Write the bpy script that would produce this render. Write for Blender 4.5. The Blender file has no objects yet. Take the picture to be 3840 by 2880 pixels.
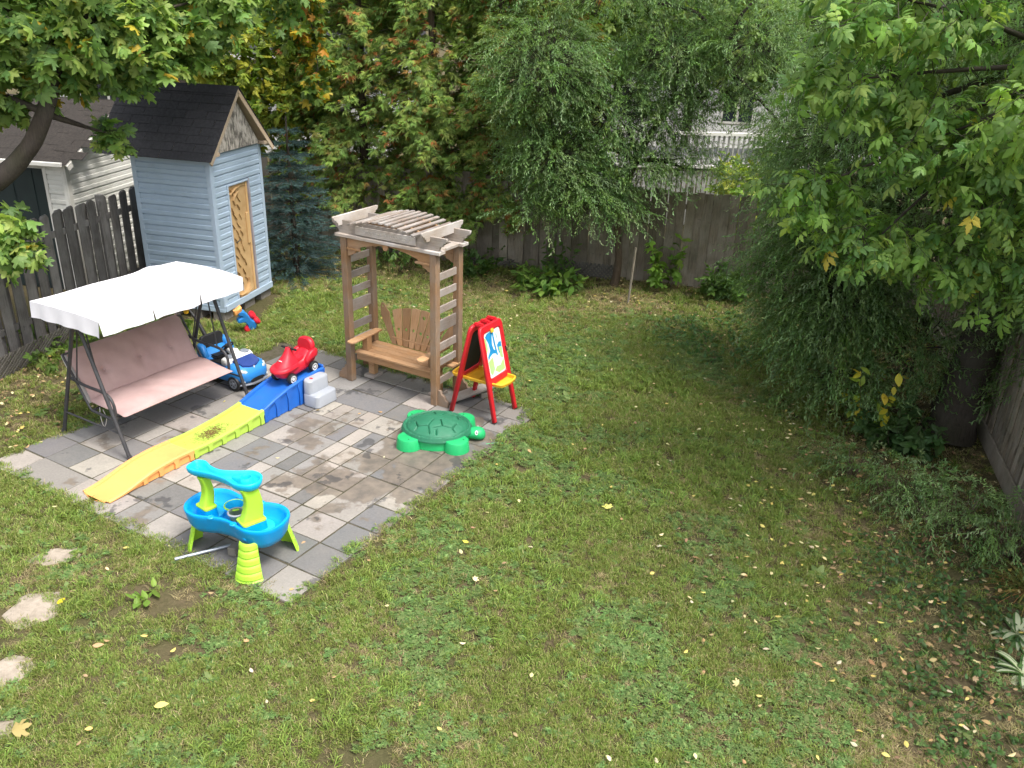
import bpy, bmesh, math, random
import numpy as np
from mathutils import Matrix, Vector
random.seed(7); RNG = np.random.default_rng(11)
PI = math.pi; R = math.radians
SC = bpy.context.scene; COL = SC.collection

# ---------------------------------------------------------------- camera
def setup_camera():
    p, r = R(24.161), R(2.03)
    f = Vector((0, math.cos(p), -math.sin(p))); rt = Vector((1, 0, 0)); up = rt.cross(f)
    r2 = rt*math.cos(r) + up*math.sin(r); u2 = -rt*math.sin(r) + up*math.cos(r)
    m = Matrix((r2, u2, -f)).transposed().to_4x4(); m.translation = (0, 0, 4.6)
    cd = bpy.data.cameras.new('camera'); cd.sensor_width = 36; cd.lens = 29.845
    cd.clip_start = .05; cd.clip_end = 600
    c = bpy.data.objects.new('camera', cd); COL.objects.link(c); c.matrix_world = m
    SC.camera = c
setup_camera()

# ---------------------------------------------------------------- sky, sun, exposure
SUN_EL, SUN_AZ = 62, 130          # azimuth measured clockwise from +Y (view direction)
w = bpy.data.worlds.new('World'); SC.world = w; w.use_nodes = True
nt = w.node_tree; bg = nt.nodes['Background']
sky = nt.nodes.new('ShaderNodeTexSky'); sky.sky_type = 'NISHITA'; sky.sun_disc = False
sky.sun_elevation = R(SUN_EL); sky.sun_rotation = R(SUN_AZ); sky.air_density = 1.0; sky.dust_density = 4.0; sky.ozone_density = .6
hs = nt.nodes.new('ShaderNodeHueSaturation'); hs.inputs['Saturation'].default_value = .32     # thin cloud veil
nt.links.new(sky.outputs[0], hs.inputs['Color']); nt.links.new(hs.outputs[0], bg.inputs['Color'])
bg.inputs['Strength'].default_value = .15
sd = bpy.data.lights.new('sun', 'SUN'); sd.energy = 1.5; sd.angle = R(16); sd.color = (1, .955, .88)
so = bpy.data.objects.new('sun', sd); COL.objects.link(so)
az, el = R(SUN_AZ), R(SUN_EL)
sdir = Vector((math.sin(az)*math.cos(el), math.cos(az)*math.cos(el), math.sin(el)))
so.rotation_euler = sdir.to_track_quat('Z', 'Y').to_euler(); so.location = (0, 0, 30)
vs = SC.view_settings; vs.view_transform = 'Standard'; vs.look = 'None'; vs.exposure = 1.24; vs.gamma = 1
vs.use_curve_mapping = False
SC.render.engine = 'CYCLES'
SC.cycles.max_bounces = 5; SC.cycles.diffuse_bounces = 4; SC.cycles.glossy_bounces = 2; SC.cycles.use_adaptive_sampling = True; SC.cycles.adaptive_threshold = .025
SC.cycles.transmission_bounces = 2; SC.cycles.transparent_max_bounces = 6
SC.cycles.use_denoising = True
SC.cycles.caustics_reflective = False; SC.cycles.caustics_refractive = False

# ---------------------------------------------------------------- helpers
PA = R(-29.3597)                  # patio axis: local x = u, local y = v
UD = (math.cos(PA), math.sin(PA)); VD = (-math.sin(PA), math.cos(PA))
def UV(u, v, z=0): return (UD[0]*u + VD[0]*v, UD[1]*u + VD[1]*v, z)
def link(o, parent=None):
    COL.objects.link(o)
    if parent is not None: o.parent = parent
    return o
def tag(o, label=None, cat=None, group=None, kind=None):
    if label: o['label'] = label
    if cat: o['category'] = cat
    if group: o['group'] = group
    if kind: o['kind'] = kind
    return o
def thing(name, label, cat, loc=(0, 0, 0), rz=0, group=None):
    o = bpy.data.objects.new(name, None); link(o); o.location = loc; o.rotation_euler = (0, 0, rz)
    o.empty_display_size = .1
    return tag(o, label, cat, group)
def place(o, loc=None, rot=None, color=None):
    if loc is not None: o.location = loc
    if rot is not None: o.rotation_euler = rot
    if color is not None: o.color = (*color[:3], 1)
    return o
def obj(name, me, mat, parent=None, loc=None, rot=None, color=None):
    o = bpy.data.objects.new(name, me); link(o, parent)
    if mat is not None and len(me.materials) == 0: me.materials.append(mat)
    return place(o, loc, rot, color)
def bm_mesh(bm, name='m', smooth=False):
    bmesh.ops.recalc_face_normals(bm, faces=bm.faces)
    me = bpy.data.meshes.new(name); bm.to_mesh(me); bm.free()
    if smooth: me.polygons.foreach_set('use_smooth', [True]*len(me.polygons))
    return me
def autosmooth(me, ang=40):
    me.polygons.foreach_set('use_smooth', [True]*len(me.polygons))
    me.set_sharp_from_angle(angle=R(ang)); return me
def mesh(name, verts, faces, mat, parent=None, smooth=False, loc=None, rot=None, color=None, ang=None):
    me = bpy.data.meshes.new(name); me.from_pydata([tuple(v) for v in verts], [], faces); me.update()
    bm = bmesh.new(); bm.from_mesh(me); bmesh.ops.recalc_face_normals(bm, faces=bm.faces); bm.to_mesh(me); bm.free()
    if smooth: autosmooth(me, ang or 50)
    return obj(name, me, mat, parent, loc, rot, color)
_bx = {}
def box_me(sx, sy, sz, bev=.004, seg=1):
    k = (round(sx, 4), round(sy, 4), round(sz, 4), bev, seg)
    bm = bmesh.new(); bmesh.ops.create_cube(bm, size=1)
    for v in bm.verts: v.co = (v.co.x*sx, v.co.y*sy, v.co.z*sz)
    if bev: bmesh.ops.bevel(bm, geom=bm.edges[:], offset=min(bev, .45*min(sx, sy, sz)), segments=seg, affect='EDGES')
    return bm_mesh(bm)
def box(name, size, loc, mat, parent=None, rot=None, bev=.004, color=None, seg=1, share=True):
    k = (*[round(s, 4) for s in size], bev, seg, mat.name)
    if not share or k not in _bx: _bx[k] = box_me(*size, bev, seg)
    return obj(name, _bx[k], mat, parent, loc, rot, color)
def b2(name, lo, hi, mat, parent=None, bev=.004, color=None):
    s = [hi[i]-lo[i] for i in range(3)]; c = [(hi[i]+lo[i])/2 for i in range(3)]
    return box(name, s, c, mat, parent, bev=bev, color=color)
def spline(pts, n=6):
    P = [Vector(p) for p in pts]; out = []
    for i in range(len(P)-1):
        a = P[max(i-1, 0)]; b = P[i]; c = P[i+1]; d = P[min(i+2, len(P)-1)]
        for k in range(n):
            t = k/n
            out.append(.5*((2*b) + (-a+c)*t + (2*a-5*b+4*c-d)*t*t + (-a+3*b-3*c+d)*t**3))
    out.append(P[-1]); return out
def tube_geo(pts, rad, n=10, cap=True, wob=0):
    P = [Vector(p) for p in pts]; m = len(P)
    rad = [rad]*m if not hasattr(rad, '__len__') else rad
    V, Fc = [], []; x = None
    for i in range(m):
        t = (P[min(i+1, m-1)]-P[max(i-1, 0)]).normalized()
        x = t.orthogonal().normalized() if x is None else (x - t*x.dot(t))
        if x.length < 1e-5: x = t.orthogonal()
        x = x.normalized(); y = t.cross(x)
        for k in range(n):
            a = 2*PI*k/n; rr = rad[i]*(1 + (random.uniform(-wob, wob) if wob else 0))
            V.append(P[i] + x*math.cos(a)*rr + y*math.sin(a)*rr)
    for i in range(m-1):
        for k in range(n):
            Fc.append((i*n+k, i*n+(k+1) % n, (i+1)*n+(k+1) % n, (i+1)*n+k))
    if cap: Fc.append(tuple(range(n-1, -1, -1))); Fc.append(tuple((m-1)*n+k for k in range(n)))
    return V, Fc
def tube(name, pts, rad, mat, parent=None, n=10, sm=0, wob=0, color=None, loc=None, rot=None):
    if sm:
        if hasattr(rad, '__len__'):
            rr = []
            for i in range(len(rad)-1): rr += [rad[i]+(rad[i+1]-rad[i])*k/sm for k in range(sm)]
            rad = rr+[rad[-1]]
        pts = spline(pts, sm)
    V, Fc = tube_geo(pts, rad, n, True, wob)
    return mesh(name, V, Fc, mat, parent, smooth=True, color=color, loc=loc, rot=rot)
def lathe(name, prof, mat, parent=None, n=24, loc=None, rot=None, sx=1, sy=1, color=None, ang=40):
    V, Fc = [], []; m = len(prof)
    for r_, z in prof:
        for k in range(n):
            a = 2*PI*k/n; V.append((r_*math.cos(a)*sx, r_*math.sin(a)*sy, z))
    for i in range(m-1):
        for k in range(n): Fc.append((i*n+k, i*n+(k+1) % n, (i+1)*n+(k+1) % n, (i+1)*n+k))
    if prof[0][0] > 1e-5: Fc.append(tuple(range(n-1, -1, -1)))
    if prof[-1][0] > 1e-5: Fc.append(tuple((m-1)*n+k for k in range(n)))
    o = mesh(name, V, Fc, mat, parent, loc=loc, rot=rot, color=color)
    bm = bmesh.new(); bm.from_mesh(o.data); bmesh.ops.remove_doubles(bm, verts=bm.verts, dist=1e-5); bm.to_mesh(o.data); bm.free()
    autosmooth(o.data, ang); return o
def loft(name, rings, mat, parent=None, capa=True, capb=True, closed=True, loc=None, rot=None, color=None, ang=40):
    n = len(rings[0]); V = [v for r_ in rings for v in r_]; Fc = []
    kk = n if closed else n-1
    for i in range(len(rings)-1):
        for k in range(kk): Fc.append((i*n+k, i*n+(k+1) % n, (i+1)*n+(k+1) % n, (i+1)*n+k))
    if capa: Fc.append(tuple(range(n-1, -1, -1)))
    if capb: Fc.append(tuple((len(rings)-1)*n+k for k in range(n)))
    return mesh(name, V, Fc, mat, parent, smooth=True, loc=loc, rot=rot, color=color, ang=ang)
def plate_me(outline, depth, holes=(), bev=.003):
    cu = bpy.data.curves.new('c', 'CURVE'); cu.dimensions = '2D'; cu.fill_mode = 'BOTH'
    cu.extrude = max(depth/2-bev, .0005); cu.bevel_depth = bev; cu.bevel_resolution = 0; cu.offset = -bev
    for ring in [outline, *holes]:
        s = cu.splines.new('POLY'); s.points.add(len(ring)-1); s.use_cyclic_u = True
        for p, q in zip(s.points, ring): p.co = (q[0], q[1], 0, 1)
    o = bpy.data.objects.new('c', cu); COL.objects.link(o)
    me = bpy.data.meshes.new_from_object(o.evaluated_get(bpy.context.evaluated_depsgraph_get()))
    bpy.data.objects.remove(o); bpy.data.curves.remove(cu)
    bm = bmesh.new(); bm.from_mesh(me); bmesh.ops.remove_doubles(bm, verts=bm.verts, dist=1e-5); bm.to_mesh(me); bm.free()
    me.materials.clear(); return me
def plate(name, outline, depth, mat, parent=None, holes=(), loc=None, rot=None, bev=.003, color=None):
    """flat shape drawn in local x,y and thickened along z"""
    return obj(name, plate_me(outline, depth, holes, bev), mat, parent, loc, rot, color)
def circ(x, y, r, n=14): return [(x+r*math.cos(2*PI*k/n), y+r*math.sin(2*PI*k/n)) for k in range(n)]
def rrect(x0, y0, x1, y1, r, n=4):
    out = []
    for cx, cy, a0 in ((x1-r, y1-r, 0), (x0+r, y1-r, PI/2), (x0+r, y0+r, PI), (x1-r, y0+r, 1.5*PI)):
        out += [(cx+r*math.cos(a0+k*PI/2/n), cy+r*math.sin(a0+k*PI/2/n)) for k in range(n+1)]
    return out
def arcpts(cx, cy, r, a0, a1, n): return [(cx+r*math.cos(R(a0+(a1-a0)*k/n)), cy+r*math.sin(R(a0+(a1-a0)*k/n))) for k in range(n+1)]
UPR = (PI/2, 0, 0)                 # stand a plate up: local y -> z, thickness along -y

# ---------------------------------------------------------------- materials
class NT:
    def __init__(s, m): s.t = m.node_tree; s.n = s.t.nodes; s.l = s.t.links
    def new(s, k, **kw):
        x = s.n.new('ShaderNode'+k)
        for a, b in kw.items(): setattr(x, a, b)
        return x
    def link(s, a, b): s.l.new(a, b)
    def mix(s, fac, a, b, mode='MIX'):
        x = s.new('MixRGB', blend_type=mode)
        for i, v in ((0, fac), (1, a), (2, b)):
            if hasattr(v, 'is_linked'): s.link(v, x.inputs[i])
            else: x.inputs[i].default_value = v if i == 0 else (*v[:3], 1)
        return x.outputs[0]
    def noise(s, vec, scale, detail=4, rough=.55, dist=0):
        x = s.new('TexNoise'); x.inputs['Scale'].default_value = scale; x.inputs['Detail'].default_value = detail
        x.inputs['Roughness'].default_value = rough; x.inputs['Distortion'].default_value = dist
        s.link(vec, x.inputs['Vector']); return x.outputs['Fac']
    def ramp(s, v, lo, hi, a=0., b=1.):
        x = s.new('MapRange'); x.inputs[1].default_value = lo; x.inputs[2].default_value = hi
        x.inputs[3].default_value = a; x.inputs[4].default_value = b; s.link(v, x.inputs[0]); return x.outputs[0]
    def math(s, op, a, b):
        x = s.new('Math', operation=op)
        for i, v in ((0, a), (1, b)):
            if hasattr(v, 'is_linked'): s.link(v, x.inputs[i])
            else: x.inputs[i].default_value = v
        return x.outputs[0]
def base(name):
    m = bpy.data.materials.new(name); m.use_nodes = True; return m, NT(m), m.node_tree.nodes['Principled BSDF']
def setup(bs, rough=.6, spec=.4, metal=0, coat=0):
    bs.inputs['Roughness'].default_value = rough; bs.inputs['Specular IOR Level'].default_value = spec
    bs.inputs['Metallic'].default_value = metal; bs.inputs['Coat Weight'].default_value = coat
def coords(t, stretch=(1, 1, 1), rnd=True, kind='Object'):
    tc = t.new('TexCoord'); v = tc.outputs[kind]
    mp = t.new('Mapping'); mp.inputs['Scale'].default_value = stretch; t.link(v, mp.inputs['Vector'])
    if rnd:
        oi = t.new('ObjectInfo'); ml = t.new('VectorMath', operation='MULTIPLY')
        t.link(oi.outputs['Random'], ml.inputs[0]); ml.inputs[1].default_value = (17, 31, 23)
        t.link(ml.outputs[0], mp.inputs['Location'])
    return mp.outputs[0]
def bump(t, bs, h, strength=.3, dist=.01):
    b = t.new('Bump'); b.inputs['Strength'].default_value = strength; b.inputs['Distance'].default_value = dist
    t.link(h, b.inputs['Height']); t.link(b.outputs[0], bs.inputs['Normal'])
MATS = {}
def plain(name, col, col2=None, rough=.5, ns=6, bmp=.15, bs_=60, spec=.4, metal=0, lo=.35, hi=.7, dirt=0, dirtcol=(.16, .13, .1)):
    """even material with broad mottling, optional grime"""
    m, t, bs = base(name); setup(bs, rough, spec, metal)
    c2 = col2 or tuple(x*.8 for x in col)
    v = coords(t); n = t.noise(v, ns, 5)
    c = t.mix(t.ramp(n, lo, hi), col, c2)
    if dirt:
        g = t.noise(v, ns*2.3, 7, .65); c = t.mix(t.ramp(g, .52, .78, 0, dirt), c, dirtcol)
        t.link(t.ramp(g, .45, .75, rough, min(1, rough+.25)), bs.inputs['Roughness'])
    t.link(c, bs.inputs['Base Color'])
    if bmp: bump(t, bs, t.noise(v, bs_, 4), bmp, .004)
    MATS[name] = m; return m
def wood(name, col, dark, grey=None, axis=2, rough=.8, gs=7, greyamt=.6, moss=0):
    """weathered board: grain runs along the local axis"""
    m, t, bs = base(name); setup(bs, rough, .2)
    st = [14, 14, 14]; st[axis] = .8
    v = coords(t, tuple(st)); v2 = coords(t, (1, 1, 1))
    n = t.noise(v, gs, 6, .65); c = t.mix(t.ramp(n, .3, .72), dark, col)
    if grey: c = t.mix(t.ramp(t.noise(v2, 3.2, 5), .38, .66, 0, greyamt), c, grey)
    oi = t.new('ObjectInfo'); hv = t.new('HueSaturation'); t.link(c, hv.inputs['Color'])
    t.link(t.ramp(oi.outputs['Random'], 0, 1, .74, 1.22), hv.inputs['Value']); c = hv.outputs[0]
    k = t.noise(v2, 11, 3); c = t.mix(t.ramp(k, .66, .74, 0, .5), c, tuple(x*.45 for x in dark))
    if moss: c = t.mix(t.ramp(t.noise(v2, 2.1, 6), .45, .7, 0, moss), c, (.05, .065, .028))
    t.link(c, bs.inputs['Base Color']); bump(t, bs, n, .5, .004)
    MATS[name] = m; return m
def leafmat(name, trans=.35, rough=.5, spec=.35, rnd=0, pos=None):
    m, t, bs = base(name); setup(bs, rough, spec)
    at = t.new('Attribute', attribute_name='Col'); c = at.outputs['Color']
    if rnd:
        oi = t.new('ObjectInfo'); hv = t.new('HueSaturation'); t.link(c, hv.inputs['Color'])
        t.link(t.ramp(oi.outputs['Random'], 0, 1, 1-rnd, 1+rnd), hv.inputs['Value'])
        t.link(t.ramp(oi.outputs['Random'], 0, 1, .485, .515), hv.inputs['Hue']); c = hv.outputs[0]
    if pos:
        g = t.new('NewGeometry'); n1 = t.noise(g.outputs['Position'], pos[0], 4, .6)
        c = t.mix(t.ramp(n1, .42, .68, 0, pos[1]), c, pos[2])
    t.link(c, bs.inputs['Base Color'])
    tr = t.new('BsdfTranslucent'); t.link(t.mix(1, c, (1.25, 1.3, .7), 'MULTIPLY'), tr.inputs['Color'])
    mx = t.new('MixShader'); mx.inputs[0].default_value = trans
    out = t.n['Material Output']; t.link(bs.outputs[0], mx.inputs[1]); t.link(tr.outputs[0], mx.inputs[2]); t.link(mx.outputs[0], out.inputs['Surface'])
    MATS[name] = m; return m
# ================================================================ materials used by the setting
def make_mats():
    plain('blue_siding', (.355, .445, .545), (.315, .40, .50), .55, 2.5, .08, 90, dirt=.25, dirtcol=(.24, .25, .25))
    plain('blue_trim', (.385, .47, .57), (.345, .43, .53), .5, 3, .05, 90, dirt=.15)
    plain('white_siding', (.70, .69, .65), (.62, .61, .56), .55, 1.2, .05, 90, dirt=.55, dirtcol=(.27, .27, .2))
    plain('white_trim', (.7, .69, .65), (.6, .58, .53), .5, 2, .05)
    plain('door_dark', (.014, .026, .026), (.01, .018, .02), .6, 4, .1)
    plain('shingle', (.042, .042, .047), (.025, .025, .029), .95, 26, .6, 240, spec=.15)
    plain('shingle_brown', (.05, .043, .038), (.03, .027, .025), .95, 26, .6, 240, spec=.15)
    plain('concrete', (.23, .21, .19), (.15, .14, .12), .9, 9, .5, 60, spec=.2, dirt=.4)
    wood('pale_wood', (.52, .40, .28), (.38, .28, .19), (.45, .41, .36), 0, greyamt=.35)
    wood('fence_wood', (.18, .165, .155), (.075, .07, .066), (.24, .23, .22), 2, greyamt=.55)
    wood('fence_brown', (.34, .285, .22), (.14, .115, .09), (.38, .345, .30), 2, greyamt=.5, moss=.35)
    wood('lattice_wood', (.15, .14, .125), (.08, .07, .06), (.19, .18, .165), 0, greyamt=.5)
    m, t, bs = base('peeled_paint'); setup(bs, .85, .15)            # flaking white paint on plywood
    v = coords(t, (30, 3, 1)); v2 = coords(t, (1, 1, 1))
    n = t.noise(v, 2.2, 7, .7); n2 = t.noise(v2, 5, 5, .6)
    f = t.math('ADD', n, t.math('MULTIPLY', n2, .6))
    c = t.mix(t.ramp(f, .72, .86), (.10, .09, .08), (.47, .43, .38)); t.link(c, bs.inputs['Base Color']); bump(t, bs, f, .4, .003)
    MATS['peeled_paint'] = m
    # pavers: per-slab tint, mineral mottling, mud and damp with shapes of their own
    m, t, bs = base('paver'); setup(bs, .85, .3)
    oi = t.new('ObjectInfo'); g = t.new('NewGeometry'); pos = g.outputs['Position']; v = coords(t)
    c = oi.outputs['Color']
    c = t.mix(t.ramp(t.noise(v, 5, 6, .65), .3, .75, 0, .55), c, (.20, .185, .17), 'MIX')
    hv = t.new('HueSaturation'); t.link(c, hv.inputs['Color']); t.link(t.ramp(t.noise(v, 45, 5, .7), .3, .7, .86, 1.1), hv.inputs['Value']); c = hv.outputs[0]
    mud = t.noise(pos, 1.5, 7, .62); mud2 = t.noise(pos, 9, 4)
    sep = t.new('SeparateXYZ'); t.link(pos, sep.inputs[0])
    dx = t.math('MULTIPLY', t.math('ADD', sep.outputs[0], .95), .48); dy = t.math('MULTIPLY', t.math('ADD', sep.outputs[1], -8.0), .55)
    d2 = t.math('ADD', t.math('MULTIPLY', dx, dx), t.math('MULTIPLY', dy, dy))
    near = t.ramp(d2, 0, .9, .165, -.03)                           # more mud tracked round the sandbox
    mm = t.math('ADD', t.math('ADD', mud, near), t.math('MULTIPLY', t.math('SUBTRACT', mud2, .5), .18))
    wet = t.ramp(mm, .58, .615, 0, .8)
    c = t.mix(wet, c, t.mix(t.ramp(mud2, .35, .65), (.10, .085, .07), (.19, .155, .12)))
    damp = t.noise(pos, 2.3, 5, .6); dm = t.ramp(damp, .605, .63, 0, .65)
    c = t.mix(dm, c, (.045, .045, .048)); t.link(c, bs.inputs['Base Color'])
    t.link(t.ramp(t.math('MAXIMUM', dm, wet), 0, .85, .85, .5), bs.inputs['Roughness'])
    bump(t, bs, t.noise(v, 70, 5, .7), .35, .004); MATS['paver'] = m
    plain('joint_soil', (.10, .085, .065), (.055, .055, .03), .95, 14, .6, 90, spec=.1)
    # lawn soil
    m, t, bs = base('soil'); setup(bs, .95, .1); g = t.new('NewGeometry'); pos = g.outputs['Position']
    a = t.noise(pos, 1.1, 6, .6); b_ = t.noise(pos, 22, 5, .7)
    c = t.mix(t.ramp(a, .38, .62), (.10, .095, .045), (.145, .115, .07)); c = t.mix(t.ramp(b_, .4, .7, 0, .6), c, (.055, .055, .024))
    t.link(t.mix(1, c, (.82, .8, .78), 'MULTIPLY'), bs.inputs['Base Color']); bump(t, bs, b_, .8, .02); MATS['soil'] = m
    m, t, bs = base('flagstone'); setup(bs, .9, .2); v = coords(t)
    c = t.mix(t.ramp(t.noise(v, 7, 6, .6, .8), .35, .7), (.38, .325, .265), (.25, .21, .165)); c = t.mix(t.ramp(t.noise(v, 3, 6), .5, .7, 0, .7), c, (.17, .15, .09))
    t.link(c, bs.inputs['Base Color']); bump(t, bs, t.noise(v, 14, 6, .7), .6, .02); MATS['flagstone'] = m
make_mats()
M = MATS

# ================================================================ ground
def ground():
    n = 120; xs = np.concatenate([np.linspace(-150, -14, 14), np.linspace(-13.5, 13.5, n), np.linspace(14, 150, 14)])
    ys = np.concatenate([np.linspace(-60, -4, 8), np.linspace(-3, 24, n), np.linspace(25, 260, 14)])
    X, Y = np.meshgrid(xs, ys); Z = np.zeros_like(X) - .002
    nx, ny = len(xs), len(ys)
    V = np.stack([X, Y, Z], -1).reshape(-1, 3)
    Fc = [(j*nx+i, j*nx+i+1, (j+1)*nx+i+1, (j+1)*nx+i) for j in range(ny-1) for i in range(nx-1)]
    o = mesh('ground', V, Fc, M['soil']); tag(o, kind='structure')
ground()

# ================================================================ patio
PU, PV, DU, DV = -8.57, 4.04, .3875, .3975
ROWS = ["L M M L L M L D D D L", "D D L L M D D M L D D", "D L D L L L M L MM L D", "M M LM L M D LM L DL L D",
        "D D L M L D MD ML L D L", "M D M L D L M LL M D M", "M D M L M M MD LD L M D", "D M M D D LL ML L M L M",
        "M L M M M D L D M M D", "M D M L M D D L M D M", "D M M D M M M M D M M"]
def patio():
    p = mesh('patio', [UV(PU-.01, PV-.01, .004), UV(PU+11*DU+.01, PV-.01, .004), UV(PU+11*DU+.01, PV+11*DV+.01, .004), UV(PU-.01, PV+11*DV+.01, .004)], [(0, 1, 2, 3)], M['joint_soil'])
    tag(p, kind='structure')
    tint = {'L': (.34, .305, .27), 'M': (.235, .222, .207), 'D': (.145, .143, .145)}
    # joined slabs: (i, j) -> extra cells along u
    wide = {(5, 8): 1, (3, 2): 1, (0, 4): 1, (8, 1): 0, (6, 10): 1, (1, 0): 1, (3, 4): 1}
    tall = {(0, 2): 1, (9, 3): 1, (2, 5): 1, (4, 8): 1, (10, 6): 1}
    used = set()
    meshes = {}
    def slab(u0, v0, u1, v1, col):
        g = .008; su, sv = u1-u0-2*g, v1-v0-2*g
        k = (round(su, 3), round(sv, 3), random.randrange(3))
        if k not in meshes:
            bm = bmesh.new(); bmesh.ops.create_cube(bm, size=1)
            for q in bm.verts: q.co = (q.co.x*su + random.uniform(-.003, .003), q.co.y*sv + random.uniform(-.003, .003), q.co.z*.05)
            bmesh.ops.bevel(bm, geom=[e for e in bm.edges], offset=.0035, segments=1, affect='EDGES'); meshes[k] = bm_mesh(bm)
        o = obj('paver', meshes[k], M['paver'], p, UV((u0+u1)/2, (v0+v1)/2, -.0165+random.uniform(0, .005)),
                (R(random.uniform(-.5, .5)), R(random.uniform(-.5, .5)), PA+R(random.uniform(-1, 1))))
        j_ = random.uniform(.84, 1.12); o.color = (col[0]*j_*random.uniform(.97, 1.03), col[1]*j_, col[2]*j_*random.uniform(.96, 1.04), 1)
    for j, row in enumerate(ROWS):
        for i, k in enumerate(row.split()):
            if (i, j) in used: continue
            u0, v0 = PU+i*DU, PV+j*DV
            if i == 0 and j > 6: continue
            if len(k) == 2:
                slab(u0, v0, u0+DU/2, v0+DV, tint[k[0]]); slab(u0+DU/2, v0, u0+DU, v0+DV, tint[k[1]]); continue
            a = 1+wide.get((i, j), 0); b_ = 1+tall.get((i, j), 0)
            if b_ > 1: used.add((i, j+1))
            if a > 1: used.add((i+1, j))
            e_ = [random.uniform(-.003, .003) for _ in range(4)]; slab(u0+e_[0], v0+e_[1], u0+a*DU+e_[2], v0+b_*DV+e_[3], tint[k])
patio()

# stepping stones: irregular flags sunk in the grass
def stone(x, y, rx, ry, rz, label, seed):
    rnd = random.Random(seed); n = 22
    rr = [1+.16*math.sin(2*PI*k/n*2+seed)+.1*math.sin(2*PI*k/n*5+seed*2)+rnd.uniform(-.05, .05) for k in range(n)]
    rings = []
    for s, z in ((1, -.03), (1, -.001), (.95, .006), (.6, .010), (.25, .008)):
        rings.append([(rx*s*rr[k]*math.cos(2*PI*k/n), ry*s*rr[k]*math.sin(2*PI*k/n), z+(rnd.uniform(-.003, .003) if s < 1 else 0)) for k in range(n)])
    o = loft('stepping_stone', rings, M['flagstone'], loc=(x, y, 0), rot=(0, 0, rz)); tag(o, label, 'stone', 'stepping stones sunk in the lawn')
stone(-3.98, 6.18, .19, .13, R(35), 'small worn stepping stone half covered by grass beside the patio edge', 3)
stone(-3.80, 5.47, .24, .20, R(10), 'round pale stepping stone with a yellow leaf on it', 5)
stone(-3.66, 4.74, .20, .20, R(50), 'cracked stepping stone with a brown leaf at its rim', 8)
stone(-3.42, 4.22, .15, .13, R(20), 'last stepping stone of the row beside the big fallen maple leaf', 9)

# ================================================================ fences
def fence(name, label, p0, p1, h, mat, bw=.14, gap=.01, alt=False, rails=(.35, 1.45), dog=True, z0=.02, lean=1.2, kick=None, postgap=2.4, jitter=.03, side=1, posth=0):
    """boards on rails on posts; local x runs along the fence, local -y*side faces the yard"""
    d = Vector((p1[0]-p0[0], p1[1]-p0[1], 0)); L = d.length; a = math.atan2(d.y, d.x)
    f = thing(name, label, 'fence', (p0[0], p0[1], 0), a)
    mes = []
    for k in range(4):
        w = bw*random.uniform(.94, 1.03); c = .03 if dog else .002
        me = plate_me([(-w/2, 0), (w/2, 0), (w/2, h-c), (w/2-c, h), (-w/2+c, h-random.uniform(0, .012)), (-w/2, h-c)], .019, bev=.002)
        me.transform(Matrix.Rotation(PI/2, 4, 'X')); mes.append(me)
    x = bw/2; k = 0
    while x < L:
        y = -.03*side
        if gap < 0: y = (-.03-.045*(k % 2))*side
        if alt: y = (-.034 if k % 2 == 0 else .034)*side
        obj('board', mes[random.randrange(4)], mat, f, (x, y+random.uniform(-.003, .003), z0+random.uniform(-jitter, jitter*.4)), (R(random.uniform(-.4, .4)), R(random.uniform(-lean, lean)), R(random.uniform(-.8, .8))))
        x += (bw+gap) if not alt else bw*.80
        k += 1
    for z in rails: box('rail', (L, .038, .088), (L/2, 0 if alt else .0005*side, z), mat, f, bev=.004)
    x = .1
    while x < L+.05:
        box('post', (.09, .09, h+.06+posth), (x, .06*side if not alt else 0, (h+.06+posth)/2), mat, f); x += postgap
    if kick: box('kickboard', (L, .024, kick), (L/2, -.062*side, kick/2+.005), mat, f)
    return f
fence('left_fence', 'dark grey overlapping board fence running from the maple to the blue shed', (-7.10, 7.6), (-5.92, 13.6), 1.78, M['fence_wood'], .15, alt=True, rails=(.5, 1.5), lean=.9, side=1)
fence('back_fence', 'brown weathered board fence under the cedars and willows', (-6.4, 17.35), (6.9, 14.0), 1.70, M['fence_brown'], .165, -.012, rails=(.3, 1.42), dog=False, jitter=.05, lean=.9, side=1)
rf = fence('side_fence', 'mossy grey board fence with a kickboard beside the big willow trunk', (4.55, 5.0), (7.05, 13.9), 1.70, M['fence_brown'], .10, .055, rails=(.45, 1.4), lean=.6, side=-1, kick=.22)
fb = bpy.data.objects['back_fence']
box('patch_rail', (1.05, .022, .10), (8.6, -.055, 1.33), M['fence_brown'], fb)

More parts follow.
